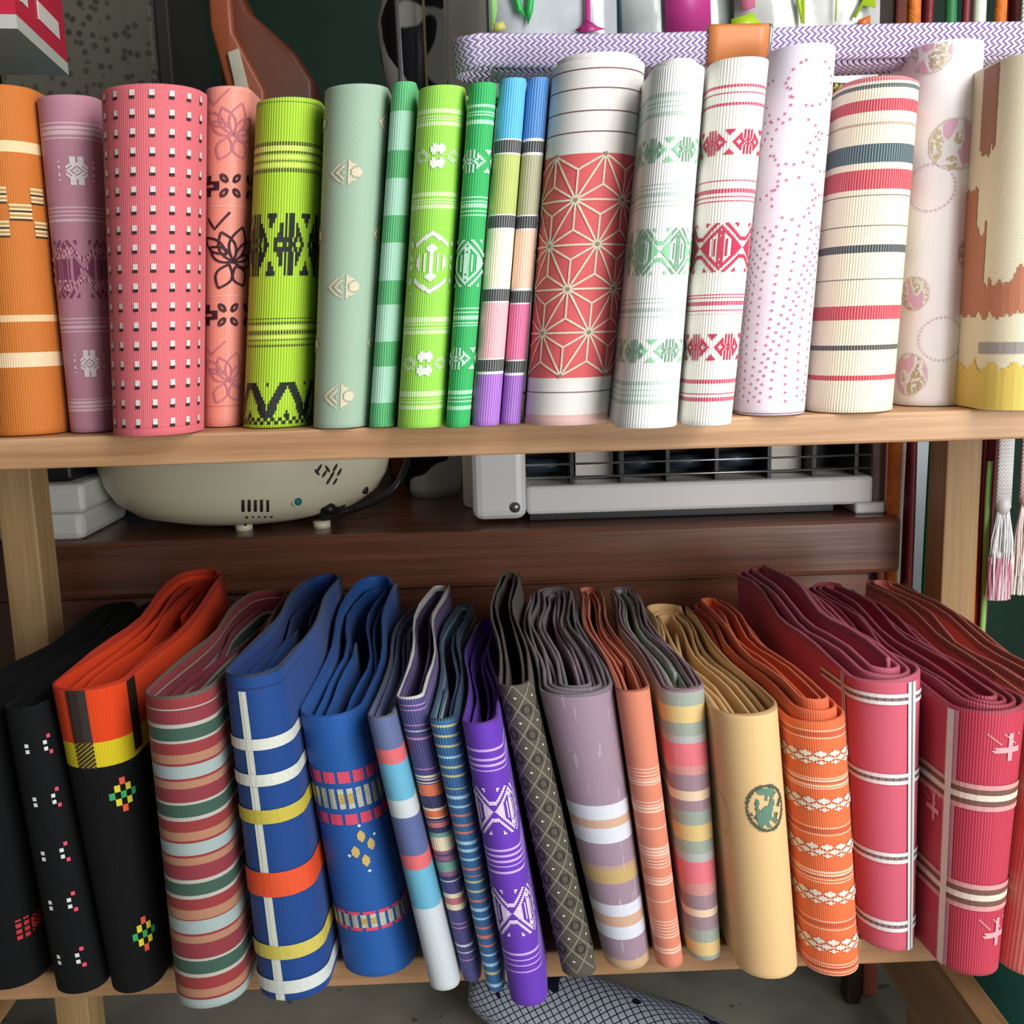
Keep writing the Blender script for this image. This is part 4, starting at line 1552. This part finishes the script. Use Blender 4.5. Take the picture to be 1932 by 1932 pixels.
# amber glass bottle behind
gb = NT('amber_glass')
gb.b.inputs['Base Color'].default_value = lin((190, 100, 30))
gb.b.inputs['Roughness'].default_value = 0.12
gb.b.inputs['Transmission Weight'].default_value = 0.6
c_ = P(812, 880, 1.12)
tag(lathe('glass_bottle', [(0.0, 0.0), (0.022, 0.0), (0.024, 0.004), (0.024, 0.10), (0.018, 0.12), (0.009, 0.135), (0.009, 0.17), (0.0, 0.17)], c_.x - 0.02, 1.12, ZT, gb.m, None, 32),
    'amber glass bottle standing between appliance and heater', 'bottle')
c_ = P(845, 880, 1.16)
tag(lathe('glass_bottle', [(0.0, 0.0), (0.015, 0.0), (0.016, 0.004), (0.016, 0.09), (0.006, 0.105), (0.006, 0.13), (0.0, 0.13)], c_.x, 1.16, ZT, plain((70, 34, 22), .2, 0, .6), None, 32),
    'small dark brown bottle beside the amber bottle', 'bottle')

# heater
YHt = 0.822
M_hw = plain((232, 234, 234), 0.35, 0, .5, .03, 8)
M_hd = plain((30, 34, 38), 0.45, 0.2, .5, .3, 40)
hl, hm, hr = P(890, 920, YHt).x, P(993, 920, YHt).x, P(1648, 920, YHt).x
zb_, zbar, zg0 = P(980, 984, YHt).z, P(1000, 918, YHt).z, P(1000, 912, YHt).z
zb_ = max(zb_, ZT + 0.004)
ht = empty('electric_heater', ((hl + hr) / 2, YHt + .05, ZT), 'white electric heater with wire grille standing on the counter', 'heater')
ztp = zbar + 0.055
box('end_housing', hl, hm, YHt - 0.004, YHt + 0.10, zb_, ztp, M_hw, ht, 0.008, 3)
box('lower_rail', hm, hr, YHt, YHt + 0.09, zb_ + 0.003, zbar, M_hw, ht, 0.003)
box('top_rail', hm, hr, YHt, YHt + 0.09, zbar + 0.045, ztp, M_hw, ht, 0.003)
box('back_plate', hm, hr, YHt + 0.06, YHt + 0.066, zbar, zbar + 0.046, M_hd, ht)
box('end_housing', hr, hr + 0.012, YHt + 0.004, YHt + 0.09, zb_ + 0.003, ztp, plain((120, 104, 98), .5), ht, 0.003)
box('foot', P(1610, 975, YHt).x, P(1690, 975, YHt).x, YHt - 0.004, YHt + 0.06, ZT, ZT + 0.009, M_hw, ht, 0.002)
box('foot', hm + 0.002, hm + 0.25, YHt + 0.01, YHt + 0.06, ZT, zb_ + 0.003, M_hd, ht, 0.001)
for i in range(4):
    z_ = zbar + 0.006 + i * 0.0105
    tube('grille_wire', [(hm, YHt + 0.004, z_), ((hm + hr) / 2, YHt + 0.003, z_), (hr, YHt + 0.004, z_)], 0.0009, plain((170, 172, 172), .25, .9), ht, 6)
for px in (1080, 1175, 1262, 1355, 1455, 1540, 1620):
    x_ = P(px, 880, YHt).x
    box('grille_divider', x_ - 0.0015, x_ + 0.0015, YHt + 0.005, YHt + 0.055, zbar, zbar + 0.045, M_hd, ht)
for (a0, a1) in ((1092, 1165), (1468, 1533)):
    box('reflector', P(a0, 880, YHt).x, P(a1, 880, YHt).x, YHt + 0.03, YHt + 0.034, zbar + 0.001, zbar + 0.044, plain((220, 216, 206), .4), ht)
for (a0, a1) in ((998, 1078), (1185, 1255), (1272, 1350), (1362, 1448)):
    xa_, xb_ = P(a0, 880, YHt).x, P(a1, 880, YHt).x
    for k in range(2):
        tube('heating_element', [(xa_, YHt + 0.035, zbar + 0.012 + k * .018), (xb_, YHt + 0.035, zbar + 0.012 + k * .018)], 0.006, plain((60, 76, 88), .35, .4), ht, 10)
sc_ = P(972, 957, YHt - 0.004)
tube('screw', [sc_ + Vector((0, 0.002, 0)), sc_ + Vector((0, -0.0012, 0))], 0.0042, plain((170, 168, 160), .3, .8), ht, 16)

# boards seen behind at the right
b_ = box('side_board', P(1650, 900, 0.94).x, P(1694, 900, 0.94).x, 0.94, 0.96, ZF, 0.05, plain((92, 68, 62), .5, 0, .4, .2, 20), None, 0.002)
tag(b_, 'narrow brown upright board beside the heater', 'board')
b_ = box('smoky_screen', P(1722, 900, 0.99).x, P(1800, 900, 0.99).x, 0.99, 1.0, ZF, 0.05, plain((96, 104, 108), .25, .3, .6, .3, 14), None, 0.001)
tag(b_, 'smoky grey glass screen standing behind the rack post', 'screen')

# ================================================================== things seen above the rolls
# stone pillar
t = NT('speckled_stone')
tc = t.n('ShaderNodeTexCoord')
vo = t.n('ShaderNodeTexVoronoi')
vo.inputs['Scale'].default_value = 85
t.l(tc.outputs['Object'], vo.inputs['Vector'])
sp = t.ramp(vo.outputs['Distance'], [(0.25, lin((52, 50, 40))), (0.42, lin((120, 116, 100)))])
t.l(t.mix(t.noise(tc.outputs['Object'], 12, 3), sp, lin((96, 92, 80))), t.b.inputs['Base Color'])
t.b.inputs['Roughness'].default_value = 0.7
x0, x1, x2 = P(120, 80, 1.35).x, P(290, 80, 1.35).x, P(318, 80, 1.35).x
pil = empty('stone_pillar', ((x0 + x2) / 2, 1.45, ZF), 'speckled grey stone pillar beside the red carton', 'pillar')
box('stone_face', x0 - .08, x1, 1.35, 1.55, ZF, 1.29, t.m, pil, 0.004)
box('edge_strip', x1, x2, 1.36, 1.55, ZF, 1.29, plain((62, 60, 58), .6), pil, 0.003)

# carton stack at left
M_rc = plain((196, 40, 66), .45, 0, .4, .1, 20)
A = P(33, 54, 0.72)
B = PZ(130, 142, A.z)
dr = (B - A)
dr.z = 0
ln = dr.length
dr.normalize()
dl = Vector((-dr.y, dr.x, 0))
if dl.x > 0:
    dl = -dl


def rbox(name, org, a, b, la, lb, z0, z1, mat, parent):
    V = [org + a * (la * i) + b * (lb * j) for j in (0, 1) for i in (0, 1)]
    V = [Vector((v.x, v.y, z)) for z in (z0, z1) for v in V]
    return mobj(name, V, [(0, 2, 3, 1), (4, 5, 7, 6), (0, 1, 5, 4), (1, 3, 7, 5), (3, 2, 6, 7), (2, 0, 4, 6)], mat, parent, False, None, (org.x, org.y, z0))


tz = A.z
teal0 = P(62, 160, 0.93)
crt = empty('carton', (A.x, A.y, tz), 'red and white carton resting on a teal box behind the orange roll', 'carton')
rbox('carton_base', A, dr, dl, ln, 0.16, tz, tz + 0.0085, plain((196, 198, 188), .5), crt)
rbox('carton_body', A, dr, dl, ln, 0.16, tz + 0.0085, tz + 0.10, M_rc, crt)
M_pr = plain((226, 214, 208), .5)
for (q0, q1, h0, h1) in ((0.10, 0.22, 0.02, 0.06), (0.42, 0.84, 0.020, 0.032)):
    org = A + dr * (ln * q0) - dl * 0.0008
    rbox('printed_mark', org, dr, dl, ln * (q1 - q0), 0.0007, tz + h0, tz + h1, M_pr, crt)
tb = box('teal_box', P(40, 160, 0.93).x, P(114, 160, 0.93).x, 0.93, 1.06, ZT, tz, plain((40, 140, 170), .5), None, 0.002)
tag(tb, 'tall teal blue box supporting the red carton', 'box')
c_ = P(20, 150, 1.0)
gm = bmesh.new()
bmesh.ops.create_icosphere(gm, subdivisions=4, radius=1.0)
for v in gm.verts:
    n_ = noise.noise(v.co * 2.2) * 0.16
    v.co = Vector((c_.x + v.co.x * .035 * (1 + n_), 1.02 + v.co.y * .03 * (1 + n_), ZT + 0.165 + v.co.z * .165 * (1 + n_ * .3)))
tag(bm_obj('cloth_bundle', gm, plain((30, 70, 34), .8), None, True, (c_.x, 1.02, ZT)), 'dark green cloth bundle behind the orange roll', 'cloth')

# leather bag
def slab(name, outline, Y, th, mat, parent=None, bev=0.004):
    bm = bmesh.new()
    f0 = bm.faces.new([bm.verts.new(P(x, y, Y)) for x, y in outline])
    r_ = bmesh.ops.extrude_face_region(bm, geom=[f0])
    for v in [g for g in r_['geom'] if isinstance(g, bmesh.types.BMVert)]:
        v.co.y += th
    if bev:
        bmesh.ops.bevel(bm, geom=bm.edges[:], offset=bev, segments=3, affect='EDGES', profile=0.5)
    c = P(outline[0][0], outline[0][1], Y)
    return bm_obj(name, bm, mat, parent, True, (c.x, Y, ZT))


M_lea = plain((150, 78, 46), 0.35, 0, .5, .35, 12, .2)
M_lea2 = plain((110, 56, 34), 0.4, 0, .5, .35, 12, .2)
zpx = 1000
c_ = P(480, 90, 1.08)
bag = empty('leather_bag', (c_.x, 1.10, ZT), 'brown leather bag leaning behind the salmon and lime rolls', 'bag')
slab('bag_body', [(405, -120), (470, 20), (555, 95), (592, 150), (600, 300), (600, 922), (420, 930), (425, 300), (410, 60)], 1.075, 0.05, M_lea2, bag, 0.006)
slab('flap', [(384, -120), (425, -120), (440, 60), (500, 170), (505, 330), (440, 340), (428, 170), (395, 50)], 1.060, 0.014, M_lea, bag, 0.004)
slab('tag_strip', [(428, 98), (450, 90), (475, 190), (480, 240), (452, 240), (440, 150)], 1.055, 0.004, plain((196, 190, 168), .6), bag, 0.0012)

# spotted vase
t = NT('spotted_glaze')
tc = t.n('ShaderNodeTexCoord')
nz = t.noise(tc.outputs['Object'], 22, 1, 0.3)
cl = t.ramp(nz, [(0.44, lin((16, 18, 24))), (0.455, lin((206, 204, 196)))], 'LINEAR')
t.l(cl, t.b.inputs['Base Color'])
t.b.inputs['Roughness'].default_value = 0.35
cv = P(782, 100, 0.97)
ztv = cv.z + 0.14
tag(lathe('spotted_jar', [(0, 0), (0.022, 0), (0.027, 0.01), (0.030, 0.15), (0.033, 0.30), (0.029, 0.345), (0.024, 0.36), (0.031, 0.39), (0.033, 0.42), (0.020, 0.47), (0, 0.475)], cv.x, 0.99, ZT, t.m, None, 40),
    'black and white blotched tall jar beside the white post', 'jar')
sx = P(800, 80, 0.93).x
tag(tube('string', [(sx, 0.93, 0.42), (sx + .001, 0.931, 0.2), (sx - .001, 0.93, -0.10)], 0.0013, plain((176, 156, 112), .7), None, 6), 'tan string hanging in front of the blotched jar', 'string')
# white post
x0, x1 = P(842, 60, 0.90).x, P(919, 60, 0.90).x
tag(box('white_post', x0, x1, 0.90, 0.94, ZT, 1.29, plain((226, 224, 210), .45, 0, .5, .06, 10), None, 0.006, 3), 'upright white plastic post between jar and clear packets', 'post')
# steel rod
a_, b_ = P(757, 155, 0.66), P(744, -60, 0.66)
d_ = (a_ - b_)
foot = b_ + d_ * ((ZU - b_.z) / d_.z)
tag(tube('steel_rod', [foot, foot.lerp(b_, .5), b_], 0.0016, plain((190, 190, 200), .18, .95), None, 10), 'thin polished steel rod standing behind the green roll', 'rod')

# clear packets with printed shapes
def packet(xa, xb, Y, label, prints, col=(206, 214, 216)):
    p0, p1 = P(xa, -120, Y), P(xb, 180, Y)
    e_ = empty('clear_packet', ((p0.x + p1.x) / 2, Y, -0.05), label, 'packet', 'clear packets behind the rolls')
    t = NT('clear_film')
    tc = t.n('ShaderNodeTexCoord')
    f_ = t.noise(tc.outputs['Object'], 16, 4)
    t.l(t.ramp(f_, [(0.35, lin([c * .82 for c in col])), (0.6, lin(col))]), t.b.inputs['Base Color'])
    t.b.inputs['Roughness'].default_value = 0.18
    t.b.inputs['Coat Weight'].default_value = 0.5
    t.bump(f_, 0.5, 0.004)
    nx, nz_ = 14, 18
    V, Fc = [], []
    z0, z1 = ZU + 0.0, 0.34
    for sgn in (-1, 1):
        for j in range(nz_ + 1):
            for i in range(nx + 1):
                u, v = i / nx, j / nz_
                blg = (math.sin(math.pi * u) * math.sin(math.pi * v)) ** 0.5 * 0.010
                V.append((p0.x + (p1.x - p0.x) * u, Y + sgn * blg + 0.002 * math.sin(9 * u + 5 * v), z0 + (z1 - z0) * v))
    N = (nx + 1) * (nz_ + 1)
    for s_ in (0, 1):
        for j in range(nz_):
            for i in range(nx):
                a = s_ * N + j * (nx + 1) + i
                q = (a, a + 1, a + nx + 2, a + nx + 1)
                Fc.append(q if s_ == 0 else q[::-1])
    mobj('film', V, Fc, t.m, e_, True)
    for (outl, c) in prints:
        slab('printed_shape', outl, Y - 0.0135, 0.0008, plain(c, .4, 0, .5, .1, 30), e_, 0)
    return e_


YP = 0.80
gr_, mg_, lm_ = (40, 176, 84), (190, 60, 140), (172, 206, 44)
packet(918, 1165, YP, 'clear packet printed with green leaves and a magenta sprout', [
    ([(940, -100), (958, -100), (985, 10), (992, 32), (975, 22)], gr_), ([(1003, -100), (1016, -100), (1006, 20), (996, 48), (992, 20)], gr_),
    ([(1104, -100), (1112, -100), (1114, 40), (1128, 50), (1142, 54), (1105, 62), (1085, 57), (1098, 48), (1104, 36)], mg_),
    ([(925, -100), (934, -100), (938, 18), (932, 50), (925, 60)], (150, 206, 120)),
    ([(930, 44), (950, 40), (955, 54), (932, 60)], (206, 206, 110))], (212, 220, 226))
packet(1168, 1385, YP + .012, 'clear packet with a solid magenta card inside', [([(1252, -100), (1338, -100), (1342, 62), (1256, 62)], mg_), ([(1166, -100), (1171, -100), (1174, 60), (1169, 60)], (60, 84, 110))], (188, 200, 198))
packet(1386, 1655, YP, 'clear packet printed with lime squiggles and a pink patch', [
    ([(1395, -100), (1425, -100), (1425, 14), (1400, 22)], (214, 120, 150)), ([(1380, 36), (1420, 24), (1440, 50), (1380, 54)], lm_),
    ([(1488, -100), (1494, -100), (1517, 38), (1512, 46)], lm_), ([(1640, -100), (1648, -100), (1652, 14), (1628, 10), (1615, 34), (1610, 30), (1630, -4)], lm_),
    ([(1512, -100), (1520, -100), (1518, 46), (1512, 40)], lm_), ([(1620, 38), (1642, 28), (1642, 46), (1618, 48)], (206, 110, 40)), ([(1580, -100), (1584, -100), (1578, 40), (1576, 40)], lm_)], (214, 216, 214))
b_ = box('dark_board', P(1656, 30, 0.86).x, P(1688, 30, 0.86).x, 0.86, 0.88, ZF, 0.5, plain((74, 58, 50), .5), None, 0.002)
tag(b_, 'dark brown upright board beside the lime printed packet', 'board')
b_ = box('red_board', P(1690, 30, 0.87).x, P(1722, 30, 0.87).x, 0.87, 0.89, ZF, 0.5, plain((176, 92, 76), .5), None, 0.002)
tag(b_, 'brick red upright board behind the orange chenille cord', 'board')

# ================================================================== under the lower shelf
t = NT('net_print')
uv = t.n('ShaderNodeUVMap')
mpn = t.n('ShaderNodeMapping')
mpn.inputs['Rotation'].default_value = (0, 0, 0.78)
mpn.inputs['Scale'].default_value = (160, 160, 1)
t.l(uv.outputs[0], mpn.inputs['Vector'])
sep = t.n('ShaderNodeSeparateXYZ')
t.l(mpn.outputs[0], sep.inputs[0])
la = t.math('LESS_THAN', t.math('FRACT', sep.outputs[0]), 0.16)
lb = t.math('LESS_THAN', t.math('FRACT', sep.outputs[1]), 0.16)
bl = t.math('GREATER_THAN', t.noise(uv.outputs[0], 26, 2), 0.62)
t.l(t.mix(t.math('MAXIMUM', t.math('MAXIMUM', la, lb), bl), lin((214, 226, 248)), lin((26, 34, 62))), t.b.inputs['Base Color'])
t.b.inputs['Roughness'].default_value = 0.6


def cloth_roll(name, a, b, r, label, mat):
    a, b = Vector(a), Vector(b)
    d = (b - a).normalized()
    s_ = d.cross(Vector((0, 0, 1))).normalized()
    u_ = s_.cross(d)
    V, Fc, UV, rows = [], [], [], []
    n, ns = 24, 28
    L = (b - a).length
    for i in range(n + 1):
        q = i / n
        e_ = math.sin(math.pi * min(1, max(0, q * 1.0))) ** 0.25 if 0 < q < 1 else 0.15
        for k in range(ns):
            an = 2 * math.pi * k / ns
            rr_ = r * e_ * (1 + 0.06 * math.sin(3 * an + q * 7))
            V.append(a + d * (L * q) + s_ * (rr_ * math.cos(an)) + u_ * (rr_ * 0.8 * math.sin(an)))
            rows.append((L * q, r * an))
    for i in range(n):
        for k in range(ns):
            q = (i * ns + k, i * ns + (k + 1) % ns, (i + 1) * ns + (k + 1) % ns, (i + 1) * ns + k)
            Fc.append(q)
            UV += [(rows[q[0]][0], r * 2 * math.pi * k / ns), (rows[q[0]][0], r * 2 * math.pi * (k + 1) / ns), (rows[q[2]][0], r * 2 * math.pi * (k + 1) / ns), (rows[q[2]][0], r * 2 * math.pi * k / ns)]
    Fc.append(tuple(range(ns)))
    UV += [rows[x] for x in range(ns)]
    Fc.append(tuple((n * ns + k) for k in range(ns)))
    UV += [rows[n * ns + x] for x in range(ns)]
    return tag(mobj(name, V, Fc, mat, None, True, UV, (a + b) / 2 - Vector((0, 0, r * .8))), label, 'cloth')


p = PZ(1090, 1900, ZF + 0.05)
cloth_roll('cloth_roll', (p.x - 0.09, p.y + 0.06, ZF + 0.036), (p.x + 0.13, p.y - 0.07, ZF + 0.036), 0.042, 'blue white cloth roll with navy net print under the lower shelf', t.m)
tlb = PZ(1905, 1870, -0.50)
tb = box('teal_crate', tlb.x + 0.012, tlb.x + 0.25, tlb.y - 0.05, tlb.y + 0.12, ZF, -0.47, plain((60, 150, 150), .5), None, 0.004)
tag(tb, 'teal plastic crate on the floor beside the rack foot', 'crate')

for o_ in bpy.data.objects:
    if '_o' in o_:
        del o_['_o']
